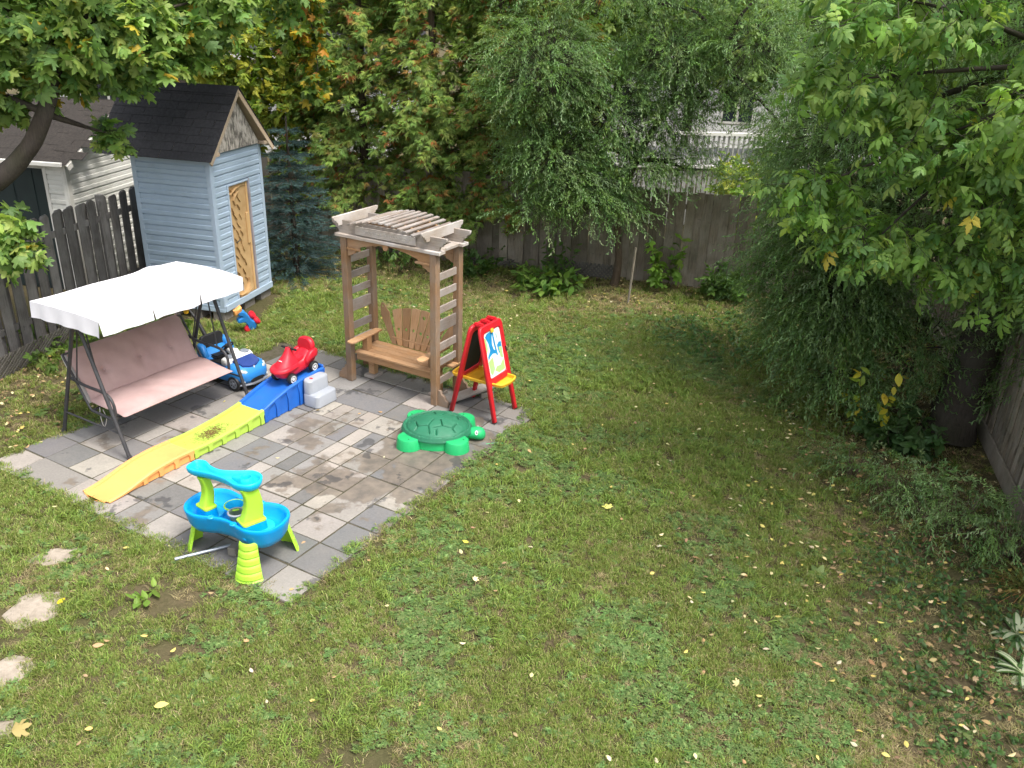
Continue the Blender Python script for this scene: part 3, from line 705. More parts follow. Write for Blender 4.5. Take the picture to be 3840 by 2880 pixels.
# ================================================================ arbor
def arbor():
    a = thing('garden_arbor', 'weathered wooden arbor with arched slat top and ladder sides', 'arbor', UV(-6.164, 8.05), PA)
    AW, AR, AB, AO = M['arbor_wood'], M['arbor_rail'], M['arbor_beam'], M['arbor_board']
    xs, yf, yb = .668, -.205, .285
    for sx in (-1, 1):
        for y in (yf, yb): b2('post', (sx*xs-.045, y-.045, .012), (sx*xs+.045, y+.045, 1.935), AW, a, bev=.006)
        for z, h in ((1.63, .09), (1.425, .09), (1.22, .09), (1.015, .15), (.745, .10), (.545, .09), (.30, .09)):
            b2('rung', (sx*xs-.012, yf+.046, z-h/2), (sx*xs+.012, yb-.046, z+h/2), AR, a)
        b2('side_plate', (sx*xs-.05, yf+.066, 1.936), (sx*xs+.05, yb-.066, 1.972), AB, a)
        # scrolled foot brackets outside the posts
        ft = [(0, 0), (.15, 0), (.15, .055), (.135, .085), (.115, .09), (.108, .10), (.10, .135), (.07, .15), (.055, .155), (.045, .20), (0, .21)]
        for y in (yf, yb): plate('foot_bracket', [(sx*p[0], p[1]) for p in ft], .04, AW, a, loc=(sx*(xs+.0455), y, .013), rot=UPR)
    # flat plates on the posts
    for y in (yf, yb): b2('top_plate', (-.775, y-.065, 1.936), (.775, y+.065, 1.974), AB, a)
    # beams with scrolled ends
    def beam(L, h):
        e = [(L, h), (L+.0, h-.03), (L-.012, h-.055), (L-.04, h-.062), (L-.048, h-.085), (L-.06, h-.10), (L-.09, h-.105), (L-.098, h-.13), (L-.11, 0)]
        return [(-x, y) for x, y in e] + [(x, y) for x, y in reversed(e)]
    for y in (yf, yb): plate('beam', beam(.845, .157), .036, AB, a, loc=(0, y, 1.976), rot=UPR)
    sg = plate('sign_board', rrect(-.47, 0, .42, .105, .012, 2), .02, AB, a, loc=(0, yf-.0295, 1.99), rot=UPR); tag(sg, 'carved grey name board')
    rnd = random.Random(3); x = -.33                                  # shallow looping carving, too worn to read
    while x < .33:
        w = rnd.uniform(.04, .075)
        pts = [(x+w*t_/8+.012*math.sin(t_*2.1+x*40), .05+.02*math.sin(t_*1.7+x*30), .0105) for t_ in range(9)]
        o = tube('carving', pts, .0032, M['carved'], sg, 5, 3); x += w+rnd.uniform(.012, .03)
    # cross rafters with scrolled tips
    for x in (-.70, .60):
        e = [(.40, .12), (.40, .095), (.388, .07), (.36, .064), (.352, .04), (.33, .035), (.325, 0)]
        out = [(-p, q) for p, q in e]+[(p+.04, q) for p, q in reversed(e)]
        plate('rafter', out, .034, AB, a, loc=(x, .03, 2.075), rot=(PI/2, 0, PI/2))
    # arch carriers and slats
    def arch(x): return 2.115+.085*(1-(x/.5)**2)
    for y in (yf+.06, yb-.06):
        top = [(x/20*.5, arch(x/20*.5)-1.985) for x in range(-20, 21)]
        plate('arch_carrier', [(-.5, .0), (.5, .0)]+top[::-1], .03, AO, a, loc=(0, y, 1.985), rot=UPR)
    for k in range(11):
        x = -.46+.92*k/10; sl = math.atan(-.085*2*x/.25)
        o = box('slat', (.045, .80, .022), (x, .035, arch(x)+.0125), AR, a, bev=.003); o.rotation_euler = (0, -sl, 0)
    # arched apron with stepped brackets
    xe = xs-.046
    bot = [(-xe, -.235), (-xe+.05, -.225), (-xe+.075, -.20), (-xe+.11, -.195), (-xe+.125, -.165), (-xe+.17, -.155), (-xe+.19, -.12)]
    mid = [(-xe+.19+(2*xe-.38)*k/16, -.105+.075*math.sin(PI*k/16)) for k in range(17)]
    out = [(-xe, 0)]+bot+mid+[(-p, q) for p, q in reversed(bot)]+[(xe, 0)]
    plate('apron', out, .032, AO, a, loc=(0, yf, 1.935), rot=UPR); plate('apron', out, .032, AO, a, loc=(0, yb, 1.935), rot=UPR)
    for sx in (-1, 1): b2('bracket_ledge', (sx*(xe-.11)-.105, yf-.04, 1.785), (sx*(xe-.11)+.105, yf-.0165, 1.812), AO, a)
    plate('keystone', [(-.04, .08), (-.035, .02), (-.02, 0), (.02, 0), (.035, .02), (.04, .08)], .028, AO, a, loc=(-.02, yf-.032, 1.862), rot=UPR)
arbor()
def bench():
    b = thing('garden_bench', 'tan slatted bench with fan shaped back inside the arbor', 'bench', UV(-6.164, 8.05), PA)
    BW, BB = M['bench_wood'], M['bench_back']
    for k in range(5): b2('seat_board', (-.615, -.185+k*.094, .40), (.615 if k < 3 else .72, -.185+k*.094+.088, .428), BW, b)
    b2('seat_apron', (-.6, -.165, .31), (.6, -.14, .399), BW, b)
    for x in (-.52, .52):
        b2('leg', (x-.045, .02, .05), (x+.045, .11, .399), BW, b); b2('foot_pad', (x-.08, -.04, .012), (x+.08, .17, .049), M['old_plank'], b)
        b2('arm_post', (x-.045, -.09, .429), (x+.045, -.0, .605), BB, b)
    plate('arm', [(-.05, -.36), (-.03, -.385), (.045, -.375), (.06, -.33), (.055, 0), (.045, .22), (-.055, .22), (-.06, 0)], .026, BW, b, loc=(-.525, 0, .619))
    plate('arm', [(-.055, -.33), (-.04, -.37), (0, -.385), (.04, -.37), (.055, -.33), (.06, 0), (.05, .22), (-.045, .22)], .026, BW, b, loc=(.545, 0, .619))
    n = 8; tilt = R(18)
    for k in range(n):
        c0 = -.36+.72*(k+.5)/n; c1 = -.60+1.2*(k+.5)/n; f = (k+.5)/n*2-1
        top = .52-.15*f*f; w0, w1 = .04, .068
        if k in (0,):                                                 # scrolled end slats
            out = [(c0-w0, 0), (c0+w0, 0), (c1+w1-.02, top-.05), (c1+w1-.03, top+.0), (c1-.01, top+.03), (c1-w1, top+.09), (c1-w1-.045, top+.10), (c1-w1-.05, top+.05), (c1-w1-.02, top-.06)]
        elif k == n-1:
            out = [(c0-w0, 0), (c0+w0, 0), (c1+w1+.02, top-.06), (c1+w1+.04, top+.02), (c1, top+.03), (c1-w1+.02, top-.0)]
        else:
            tl = .52-.15*((k/n*2-1)**2); tr = .52-.15*(((k+1)/n*2-1)**2)
            out = [(c0-w0, 0), (c0+w0, 0), (c1+w1, tr), (c1, top+.004), (c1-w1, tl)]
        holes = []
        def at(t_): return c0+(c1-c0)*t_
        if k in (1, 2, 3): holes.append(circ(at(.45), top*.45, .021, 12))
        if k in (4,): holes += [circ(at(.82), top*.82, .026, 12), circ(at(.42), top*.42, .022, 12), circ(at(.14), top*.14, .014, 10)]
        if k in (5, 6): holes.append(circ(at(.4), top*.4, .021, 12))
        if k == 0: holes.append(circ(c1-w1-.015, top+.055, .016, 10))
        plate('back_slat', [(p[0], p[1]) for p in out], .02, BB, b, holes=[h[::-1] for h in holes], loc=(0, .275, .435), rot=(PI/2-tilt, 0, 0))
    b2('back_rail', (-.38, .291, .46), (.38, .315, .53), BB, b)
bench()
pk = plate('loose_plank', [(-.36, -.07), (.26, -.07), (.33, -.05), (.36, 0), (.33, .05), (.26, .07), (-.36, .07)], .035, M['old_plank'], loc=UV(-5.22, 8.25, .10), rot=(R(8), R(-7), PA+R(62)))
tag(pk, 'grey weathered plank with rounded end lying behind the easel feet', 'plank')
box_a = box('rubble_block', (.18, .12, .07), UV(-5.12, 8.42, .036), M['concrete'], rot=(0, 0, .5)); tag(box_a, 'broken concrete block under the loose plank end', 'block')
# ================================================================ toys
def tmat():
    plain('plastic_orange', (.82, .38, .12), (.78, .35, .11), .42, 3, .04, 200, dirt=.1)
    plain('plastic_cream', (.86, .62, .20), (.84, .58, .16), .42, 3, .04, 200, dirt=.1)
    plain('plastic_lime', (.43, .62, .09), (.39, .57, .08), .42, 3, .04, 200, dirt=.1)
    plain('plastic_blue', (.018, .13, .52), (.015, .11, .46), .38, 3, .04, 200, dirt=.12)
    plain('plastic_grey', (.33, .35, .39), (.30, .32, .36), .45, 4, .05, 200, dirt=.12)
    plain('plastic_red', (.58, .018, .035), (.52, .014, .03), .36, 3, .04, 200, dirt=.08, dirtcol=(.3, .05, .05))
    plain('plastic_black', (.012, .012, .013), (.018, .018, .019), .5, 9, .08, 200)
    plain('plastic_white', (.74, .74, .73), (.66, .66, .65), .4, 6, .03, 200, dirt=.1)
    plain('car_blue', (.03, .22, .58), (.025, .19, .52), .3, 3, .03, 200, dirt=.12)
    plain('car_navy', (.025, .055, .23), (.02, .045, .19), .35, 3, .03, 200, dirt=.2)
    plain('speaker_grey', (.22, .24, .28), (.17, .19, .22), .7, 30, .3, 300)
    plain('lamp_clear', (.55, .6, .62), (.3, .33, .36), .15, 60, .2, 60, spec=.7)
    plain('shell_green', (.022, .16, .085), (.017, .135, .07), .5, 5, .1, 120, dirt=.22, dirtcol=(.06, .15, .09))
    plain('turtle_green', (.02, .42, .14), (.015, .36, .115), .42, 4, .05, 160, dirt=.1, dirtcol=(.1, .25, .1))
    plain('easel_red', (.55, .015, .025), (.48, .012, .02), .38, 4, .05, 150, dirt=.12, dirtcol=(.3, .06, .05))
    plain('tray_yellow', (.80, .45, .03), (.74, .40, .025), .42, 4, .05, 150, dirt=.3, dirtcol=(.3, .2, .04))
    plain('table_blue', (.0, .32, .72), (.0, .28, .66), .34, 3, .04, 160, dirt=.1)
    plain('table_aqua', (.01, .50, .82), (.01, .45, .78), .34, 3, .04, 160, dirt=.08)
    plain('leg_lime', (.38, .68, .05), (.34, .62, .04), .4, 3, .05, 160, dirt=.1)
    plain('bucket_green', (.16, .24, .19), (.10, .15, .12), .6, 14, .2, 90, dirt=.5)
    plain('chalkboard', (.012, .013, .014), (.02, .021, .022), .7, 5, .1)
    plain('paper', (.74, .78, .76), (.70, .75, .73), .7, 5, .05)
    plain('paint_blue', (.01, .27, .55), (.015, .20, .45), .6, 14, .1); plain('paint_green', (.35, .62, .25), (.42, .66, .18), .6, 10, .1); plain('paint_grey', (.33, .46, .44), (.4, .5, .5), .6, 16, .1)
    plain('galvanised', (.42, .46, .52), (.32, .35, .40), .4, 25, .15, metal=.7, dirt=.2)
tmat()

RZ = [(4.22, .016), (4.30, .022), (4.42, .036), (4.58, .075), (4.76, .112), (5.0, .13), (5.27, .122), (5.45, .112), (5.62, .113), (5.90, .13), (6.10, .15), (6.29, .178), (6.47, .24), (6.70, .297), (6.94, .335), (7.10, .347), (7.26, .350), (7.33, .352)]
def rz_at(v):
    for (a, za), (b_, zb) in zip(RZ, RZ[1:]):
        if a <= v <= b_: t_ = (v-a)/(b_-a); t_ = t_; return za+(zb-za)*t_
    return RZ[0][1] if v < RZ[0][0] else RZ[-1][1]
def rz_s(v): return sum(rz_at(v+d) for d in (-.06, -.03, 0, .03, .06))/5
def ramp():
    t = thing('toy_ramp', 'plastic roller ramp in orange lime and blue sections with grey steps', 'ramp', UV(-7.035, 4.22, .013), PA)
    def section(name, v0, v1, mat, deckmat, lip, label, n=26, tongue=False):
        rings = []
        for k in range(n+1):
            v = v0+(v1-v0)*k/n; z = rz_s(v); zb = max(z-lip, .006); w = .187; y = v-4.22
            if tongue and k < 6: y_off = lambda x: -.055*(1-(x/.187)**2)*(1-k/6)
            else: y_off = lambda x: 0
            pr = [(-w, .006), (-w, z), (-w+.012, z+.004), (-w+.024, z), (-w+.03, zb), (0, zb-.002), (w-.03, zb), (w-.024, z), (w-.012, z+.004), (w, z), (w, .006), (0, .005)]
            rings.append([(x, y+y_off(x), zz) for x, zz in pr])
        o = loft(name, rings, mat, t, ang=35); tag(o, label)
        for sx in (-1, 1):                                           # buttress ribs and top flange leave arched bays between them
            nb = max(3, int((v1-v0)/.20)); 
            for k in range(nb+1):
                v = v0+.03+(v1-v0-.06)*k/nb; h = rz_s(v)-.018
                if h < .045: continue
                wb, wt = .030, .05
                r_ = plate('rib', [(-wb, 0), (wb, 0), (wb*.8, h*.55), (wt, h), (-wt, h), (-wb*.8, h*.55)], .018, mat, o, loc=(sx*.1965, v-4.22, .007), rot=(PI/2, 0, PI/2), bev=.004)
            rr = []
            for k in range(n+1):
                v = v0+(v1-v0)*k/n; z = rz_s(v); y = v-4.22; h = min(.026, z*.6)
                rr.append([(sx*.187, y, z-h), (sx*.207, y, z-h), (sx*.207, y, z-.003), (sx*.196, y, z+.004), (sx*.187, y, z+.002)])
            loft('flange', rr, mat, o, ang=35)
        return o
    o1 = section('orange_section', 4.22, 5.265, M['plastic_orange'], None, .022, 'orange ramp section', tongue=True)
    o2 = section('lime_section', 5.268, 6.290, M['plastic_lime'], None, .024, 'lime green ramp section')
    o3 = section('blue_section', 6.293, 7.33, M['plastic_blue'], None, .03, 'blue ramp section')
    o1.data.materials.append(M['plastic_cream'])
    b2('end_stop', (-.187, 3.105, .2), (.187, 3.135, .385), M['plastic_blue'], o3, bev=.012)
    def stp(name, x0, x1, y0, y1, z0, z1):
        rings = []
        for s_, z in ((0, z0), (.004, z1-.02), (.012, z1-.006), (.022, z1)):
            rings.append([(p[0], p[1], z) for p in rrect(x0, y0+s_, x1-s_, y1-s_, .05, 5)])
        return loft(name, rings, M['plastic_grey'], st, ang=30)
    st = thing('steps', None, None); st.parent = t; tag(st, 'grey plastic two-step block')
    stp('lower_step', .212, .46, 2.69, 3.06, .012, .165); stp('upper_step', .212, .345, 2.70, 3.05, .163, .335)
    lg = lathe('badge', [(.022, 0), (.022, .002), (.018, .003), (0, .003)], M['plastic_red'], st, 16, loc=(.275, 2.80, .3355), sx=1.2, sy=.8)
    # damp leaf crumbs lying in the dip of the lime section
    rnd = random.Random(4); V, Fc = [], []
    for k in range(900):
        v = rnd.gauss(5.68, .10); x = rnd.gauss(.0, .065); 
        if abs(x) > .14: continue
        z = rz_s(v)-.024+rnd.uniform(0.001, .004); a_ = rnd.uniform(0, 6.3); l = rnd.uniform(.005, .017); i = len(V)
        V += [(x+l*math.cos(a_), v-4.22+l*math.sin(a_), z), (x-l*.4*math.sin(a_), v-4.22+l*.4*math.cos(a_), z+.002), (x-l*math.cos(a_), v-4.22-l*math.sin(a_), z+.001)]; Fc.append((i, i+1, i+2))
    plain('leaf_crumbs', (.20, .10, .035), (.10, .055, .025), .9, 30, 0)
    d = mesh('leaf_debris', V, Fc, M['leaf_crumbs']); d.matrix_world = t.matrix_basis.copy(); d.location = t.location; d.rotation_euler = t.rotation_euler
    tag(d, 'brown leaf crumbs lying in the dip of the lime ramp', 'debris', kind='stuff')
ramp()

def wheel(parent, loc, r_, w, tyre, rim, rot=(PI/2, 0, 0), holes=5, holemat=None):
    wh = thing('wheel', None, None); wh.parent = parent; wh.location = loc; wh.rotation_euler = rot
    lathe('tyre', [(r_*.62, -w/2), (r_*.93, -w/2), (r_, -w*.3), (r_, w*.3), (r_*.93, w/2), (r_*.62, w/2), (r_*.60, w*.42), (r_*.60, -w*.42), (r_*.62, -w/2)], tyre, wh, 26)
    for sg in (-1, 1):
        rm = lathe('rim', [(r_*.66, sg*w*.44), (r_*.64, sg*w*.53), (r_*.52, sg*w*.50), (r_*.24, sg*w*.50), (r_*.20, sg*w*.58), (0, sg*w*.58)], rim, wh, 24)
        for k in range(holes):
            a = 2*PI*k/holes; lathe('rim_hole', [(r_*.10, 0), (r_*.10, sg*.0015), (0, sg*.0015)], holemat or tyre, rm, 10, loc=(r_*.38*math.cos(a), r_*.38*math.sin(a), sg*(w*.505)))
    return wh
def sect(x, hw, zb, zt, n=18, e=3.2, y0=0):
    """rounded-box ring across x"""
    out = []
    for k in range(n):
        a = 2*PI*k/n+PI/n; c, s_ = math.cos(a), math.sin(a)
        out.append((x, y0+hw*math.copysign(abs(c)**(2/e), c), (zb+zt)/2+(zt-zb)/2*math.copysign(abs(s_)**(2/e), s_)))
    return out
def red_car():
    c = thing('ride_on_car', 'red plastic ride-on car parked at the top of the blue ramp', 'toy car', UV(-7.02, 7.02, .318), PA-PI/2)
    c.rotation_euler = (0, R(5.5), PA-PI/2); RD = M['plastic_red']
    loft('body', [sect(-.31, .06, .13, .27), sect(-.295, .09, .095, .30), sect(-.24, .105, .07, .31), sect(-.17, .105, .06, .265), sect(-.10, .10, .05, .215), sect(.0, .098, .05, .205), sect(.07, .10, .05, .22), sect(.14, .10, .055, .24), sect(.21, .098, .07, .235), sect(.26, .085, .09, .215), sect(.285, .05, .12, .19)], RD, c, ang=60)
    # flared skirt round the nose
    sk_ = [(.02, .115), (.10, .135), (.18, .14), (.25, .13), (.30, .10), (.335, .05), (.345, 0)]; sk_ = sk_+[(x, -y) for x, y in sk_[-2::-1]]
    loft('nose_skirt', [[(x, y, .185-.25*max(0, .12-x)**1.0*.6) for x, y in sk_], [(x, y, .205-.25*max(0, .12-x)*.6) for x, y in sk_], [(.02+(x-.02)*.93, y*.9, .225) for x, y in sk_]], RD, c, ang=50)
    loft('hood', [[(x, y, .222) for x, y in [(-.0+(a_-.02)*.86, b_*.78) for a_, b_ in sk_]], [(x, y, .262) for x, y in [(.0+(a_-.02)*.74, b_*.66) for a_, b_ in sk_]], [(x, y, .32) for x, y in [(.01+(a_-.02)*.42, b_*.42) for a_, b_ in sk_]], [(x, y, .375) for x, y in [(.02+(a_-.02)*.24, b_*.28) for a_, b_ in sk_]], [(x, y, .41) for x, y in [(.02+(a_-.02)*.16, b_*.24) for a_, b_ in sk_]]], RD, c, ang=50)
    for sg in (-1, 1):
        loft('fender', [sect(-.33, .025, .20, .26, y0=sg*.085), sect(-.28, .036, .18, .30, y0=sg*.105), sect(-.18, .036, .18, .285, y0=sg*.115), sect(-.10, .025, .15, .21, y0=sg*.108)], RD, c, ang=60)
    sb = plate('seat_back', rrect(-.125, 0, .125, .20, .10, 7), .08, RD, c, loc=(-.24, 0, .225), bev=.02); sb.rotation_euler = (Matrix.Rotation(R(-10), 3, 'Y') @ Matrix.Rotation(PI/2, 3, 'Z') @ Matrix.Rotation(PI/2, 3, 'X')).to_euler()
    box('seat', (.19, .14, .03), (-.09, 0, .222), RD, c, bev=.012, seg=2)
    tube('handlebar', [(.03, -.115, .395), (.035, -.04, .40), (.035, .04, .40), (.03, .115, .395)], .0135, M['plastic_black'], c, 10)
    box('headlight_sticker', (.012, .045, .035), (.195, .0, .285), M['plastic_white'], c, rot=(0, R(38), 0), bev=.004)
    for x in (.175, -.205):
        for sg in (-1, 1): wheel(c, (x, sg*.125, .071), .071, .05, M['plastic_black'], M['plastic_white'], holemat=M['plastic_black'])
red_car()

def blue_car():
    c = thing('push_car', 'blue toy push car with black seat beside the ramp', 'toy car', UV(-8.06, 6.98, .013), PA); c.scale = (1.07, 1.07, 1.07); CB = M['car_blue']
    loft('body', [sect(-.40, .12, .16, .34), sect(-.385, .19, .11, .40), sect(-.32, .225, .075, .415), sect(-.24, .235, .065, .36), sect(-.12, .235, .06, .285), sect(.05, .235, .06, .275), sect(.16, .235, .065, .33), sect(.27, .23, .07, .315), sect(.345, .205, .085, .275), sect(.385, .16, .10, .23), sect(.40, .10, .12, .2)], CB, c, ang=60)
    hd = mesh('hood_panel', [(x, y, 0) for x, y in [(.17, -.15), (.17, .15), (.31, .13), (.345, .06), (.352, 0), (.345, -.06), (.31, -.13)]]+[(x, y, 0) for x, y in [(.17, -.15), (.17, .15), (.31, .13), (.345, .06), (.352, 0), (.345, -.06), (.31, -.13)]], [(0, 1, 2, 3, 4, 5, 6), (13, 12, 11, 10, 9, 8, 7)]+[(i, (i+1) % 7, 7+(i+1) % 7, 7+i) for i in range(7)], M['car_navy'], c)
    for i, v in enumerate(hd.data.vertices): 
        f = (v.co.x-.17)/.18; v.co.z = .352-.048*f*f-.012*f-.12*v.co.y**2 + (.0 if i < 7 else -.03)
    # dashboard
    rings = []
    for x, z0, z1, hw in ((.02, .27, .325, .19), (.04, .26, .365, .205), (.10, .26, .372, .205), (.15, .27, .352, .19), (.165, .28, .33, .17)): rings.append(sect(x, hw, z0, z1, 20, 5))
    loft('dashboard', rings, M['plastic_white'], c, ang=50)
    for sg in (-1, 1): lathe('speaker', [(.05, 0), (.05, .006), (.044, .009), (0, .006)], M['speaker_grey'], c, 20, loc=(.092, sg*.115, .3695), rot=(0, R(6), 0))
    loft('steering_column', [sect(-.06, .02, .36, .41), sect(0, .04, .34, .42), sect(.06, .05, .34, .425), sect(.12, .035, .33, .385)], M['plastic_white'], c, ang=50)
    sw = thing('steering_wheel', None, None); sw.parent = c; sw.location = (-.075, .0, .42); sw.rotation_euler = (0, R(-48), 0)
    tube('wheel_ring', [(.085*math.cos(2*PI*k/28), .085*math.sin(2*PI*k/28), 0) for k in range(29)], .0105, M['plastic_black'], sw, 8)
    lathe('wheel_hub', [(.03, -.012), (.034, 0), (.028, .012), (0, .014)], M['plastic_black'], sw, 16)
    for a in (90, 210, 330): tube('wheel_spoke', [(0, 0, 0), (.082*math.cos(R(a)), .082*math.sin(R(a)), 0)], .009, M['plastic_black'], sw, 7)
    box('cockpit_floor', (.32, .38, .02), (-.13, 0, .285), M['plastic_black'], c, bev=.006)
    st = plate('seat_back', rrect(-.17, 0, .17, .26, .06, 5), .05, M['plastic_black'], c, bev=.012, loc=(-.29, 0, .28)); st.rotation_euler = (Matrix.Rotation(R(-14), 3, 'Y') @ Matrix.Rotation(PI/2, 3, 'Z') @ Matrix.Rotation(PI/2, 3, 'X')).to_euler()
    box('seat', (.2, .3, .05), (-.19, 0, .31), M['plastic_black'], c, bev=.015, seg=2)
    for sg in (-1, 1):
        loft('rear_fender', [sect(-.40, .03, .28, .40, y0=sg*.15), sect(-.34, .045, .26, .465, y0=sg*.175), sect(-.27, .045, .26, .45, y0=sg*.185), sect(-.2, .03, .26, .34, y0=sg*.19)], CB, c, ang=60)
        loft('headlight', [sect(.27, .02, .225, .265, y0=sg*.185), sect(.31, .035, .21, .272, y0=sg*.175), sect(.352, .032, .21, .258, y0=sg*.15), sect(.372, .015, .215, .24, y0=sg*.13)], M['lamp_clear'], c, ang=60)
        box('fog_lamp', (.02, .025, .03), (.365, sg*.175, .125), M['lamp_clear'], c, bev=.006, rot=(0, 0, -sg*R(35)))
        for x in (.235, -.27): wheel(c, (x, sg*.205, .093), .093, .06, M['plastic_black'], M['speaker_grey'], holemat=M['plastic_black'])
    loft('grille', [sect(.37, .12, .105, .155), sect(.406, .10, .11, .15)], M['plastic_black'], c, ang=50)
    loft('bumper', [sect(.33, .22, .07, .1), sect(.385, .17, .072, .1), sect(.412, .11, .075, .098)], M['speaker_grey'], c, ang=50)
    plate('emblem', [(0, .02), (.012, .0), (0, -.02), (-.012, 0)], .006, M['plastic_white'], c, loc=(.3575, 0, .268), rot=(PI/2, 0, PI/2), bev=.001)
    tube('push_pole', [(-.34, .0, .34), (-.44, 0, .50), (-.55, 0, .66), (-.68, 0, .77), (-.86, 0, .86)], [.03, .026, .02, .016, .016], M['plastic_black'], c, 12, 5)
    tube('push_handle', [(-.80, -.16, .80), (-.87, -.15, .88), (-.88, 0, .885), (-.87, .15, .88), (-.80, .16, .80)], .016, M['plastic_black'], c, 10, 4)
    cp = lathe('cup_holder', [(.026, 0), (.036, .05), (.042, .055), (.042, .062), (.034, .062), (.024, .006), (0, .006)], M['tray_yellow'], c, 18, loc=(-.66, -.05, .74))
    tag(cp, 'yellow cup holder on the push pole')
blue_car()

def digger():
    d = thing('toy_digger', 'blue toy digger with red wheels and orange scoop leaning at the shed door', 'toy digger', (-3.90, 11.86, 0), R(30)); d.rotation_euler = (R(14), R(-24), R(30)); d.location.z = .03; d.scale = (.9, .9, .9)
    B = M['car_blue']
    plate('body', [(p.x, p.y) for p in spline([(-.05, .02, 0), (.05, .02, 0), (.10, .10, 0), (.06, .20, 0), (.05, .30, 0), (.02, .42, 0), (-.05, .46, 0), (-.09, .40, 0), (-.04, .34, 0), (-.12, .33, 0), (-.15, .27, 0), (-.06, .22, 0), (-.05, .12, 0), (-.09, .06, 0), (-.05, .02, 0)], 4)[:-1]], .11, B, d, rot=UPR, bev=.018)
    plate('bucket_side', [(0, 0), (.15, .03), (.17, .10), (.05, .08)], .10, M['plastic_orange'], d, loc=(-.15, 0, .42), rot=UPR, bev=.01)
    tube('arm', [(-.02, 0, .42), (-.06, 0, .48), (-.12, 0, .50)], .02, M['plastic_orange'], d, 10, 3)
    for loc, rot in (((.11, .05, .22), (R(20), R(70), 0)), (((.13, .0, .12)), (R(10), R(75), 0)), ((-.06, -.03, .075), (R(80), 0, R(30)))): wheel(d, loc, .072, .05, M['plastic_red'], M['plastic_red'], rot, 0)
digger()

# ================================================================ turtle sandbox
def turtle():
    t = thing('turtle_sandbox', 'green turtle shaped sandbox with a dark green shell lid', 'sandbox', UV(-4.99, 7.15, .012), R(-4)); G = M['turtle_green']
    def ring(sx, sy, z, n=40): return [(sx*math.cos(2*PI*k/n), sy*math.sin(2*PI*k/n), z) for k in range(n)]
    loft('tub', [ring(.385, .36, 0), ring(.378, .352, .12), ring(.372, .346, .128), ring(.34, .32, .128)], G, t)
    for a in (47, 133, 227, 313):
        a = R(a); cx, cy = .395*math.cos(a), .385*math.sin(a)
        lg = lathe('leg', [(.145, 0), (.132, .115), (.126, .125), (.115, .128), (0, .128)], G, t, 30, loc=(cx, cy, 0), sx=1, sy=1)
        lathe('drain_hole', [(.009, 0), (.009, .002), (0, .002)], M['plastic_black'], lg, 10, loc=(.075*math.cos(a+.9), .075*math.sin(a+.9), .127))
    # head
    hd = loft('head', [[(.36+x, w*math.cos(2*PI*k/20), z+h*math.sin(2*PI*k/20)) for k in range(20)] for x, w, z, h in ((-.02, .06, .07, .055), (.03, .075, .075, .062), (.08, .085, .08, .07), (.12, .086, .08, .074), (.16, .075, .075, .068), (.185, .05, .07, .052), (.20, .018, .064, .025))], G, t, ang=70)
    for sg in (-1, 1):
        e = lathe('eye', [(.024, 0), (.022, .007), (.012, .011), (0, .012)], M['plastic_white'], hd, 16, loc=(.465, sg*.07, .115), rot=(-sg*R(62), 0, 0), sx=.8, sy=1.15)
        lathe('pupil', [(.010, 0), (.009, .003), (0, .004)], M['plastic_black'], e, 12, loc=(.004, 0, .010))
    for k in range(-2, 3): tube('mouth_line', [(.545-.004*k*k, .016*k, .04), (.543-.004*k*k, .016*k+.016, .04)], .002, M['shell_green'], hd, 5)
    # lid: dome with grooved plates, then a rolled rim
    segs = []
    def s(*p): segs.extend(zip(p, p[1:]))
    hexr = [(.15*math.cos(R(60*k+30)), .13*math.sin(R(60*k+30))) for k in range(6)]
    P0 = [(-.30, .10), (-.20, .10), (-.12, .155), (-.02, .105)]
    for m_ in (-1, 1):
        s((-.23, m_*.25), (-.19, m_*.17), (-.235, m_*.07)); s((-.19, m_*.17), (-.07, m_*.175), (-.03, m_*.075)); s((-.07, m_*.175), (-.04, m_*.28))
        s((.05, m_*.06), (.09, m_*.165), (-.0, m_*.2)); s((.09, m_*.165), (.20, m_*.155), (.24, m_*.06)); s((.20, m_*.155), (.25, m_*.21)); s((.04, m_*.29), (.03, m_*.225))
        s((-.31, m_*.035), (-.25, m_*.045))
    nr, na = 100, 240; V, Fc = [(0, 0, 0)], []
    A = np.array([a for a, _ in segs]); B_ = np.array([b_ for _, b_ in segs])
    def groove(p):
        d = B_-A; tt = np.clip(((p-A)*d).sum(1)/(d*d).sum(1), 0, 1); return np.sqrt((((A+d*tt[:, None])-p)**2).sum(1)).min()
    def hz(r_, x, y, an):
        if r_ < .83: z = .098*(1-(r_/.83)**2.3)+.162
        elif r_ < .87: z = .162-.016*math.sin(PI*(r_-.83)/.04*.5)
        else: q = (r_-.87)/.13; z = .146+.016*math.sin(PI*min(1, q*1.15))-.03*max(0, q-.6)/.4
        z -= .028*math.exp(-(groove(np.array((x, y)))/.0065)**2) if r_ < .8 else 0
        if .89 < r_ < .985 and abs(((math.degrees(an) % 20)-10)) < 1.3: z -= .006
        z += .004*math.exp(-((x*.25+y)/.012)**2)*(1 if r_ < .8 else 0)
        return z
    for i in range(1, nr+1):
        r_ = i/nr
        for k in range(na):
            an = 2*PI*k/na; x, y = .408*r_*math.cos(an), .378*r_*math.sin(an); V.append((x, y, hz(r_, x, y, an)))
    V[0] = (0, 0, hz(0, 0, 0, 0))
    for k in range(na): V.append((.408*math.cos(2*PI*k/na), .378*math.sin(2*PI*k/na), .105))
    for k in range(na): Fc.append((0, 1+k, 1+(k+1) % na))
    for i in range(nr):
        for k in range(na): a_ = 1+i*na; Fc.append((a_+k, a_+na+k, a_+na+(k+1) % na, a_+(k+1) % na))
    mesh('shell_lid', V, Fc, M['shell_green'], t, smooth=True, ang=70)
turtle()
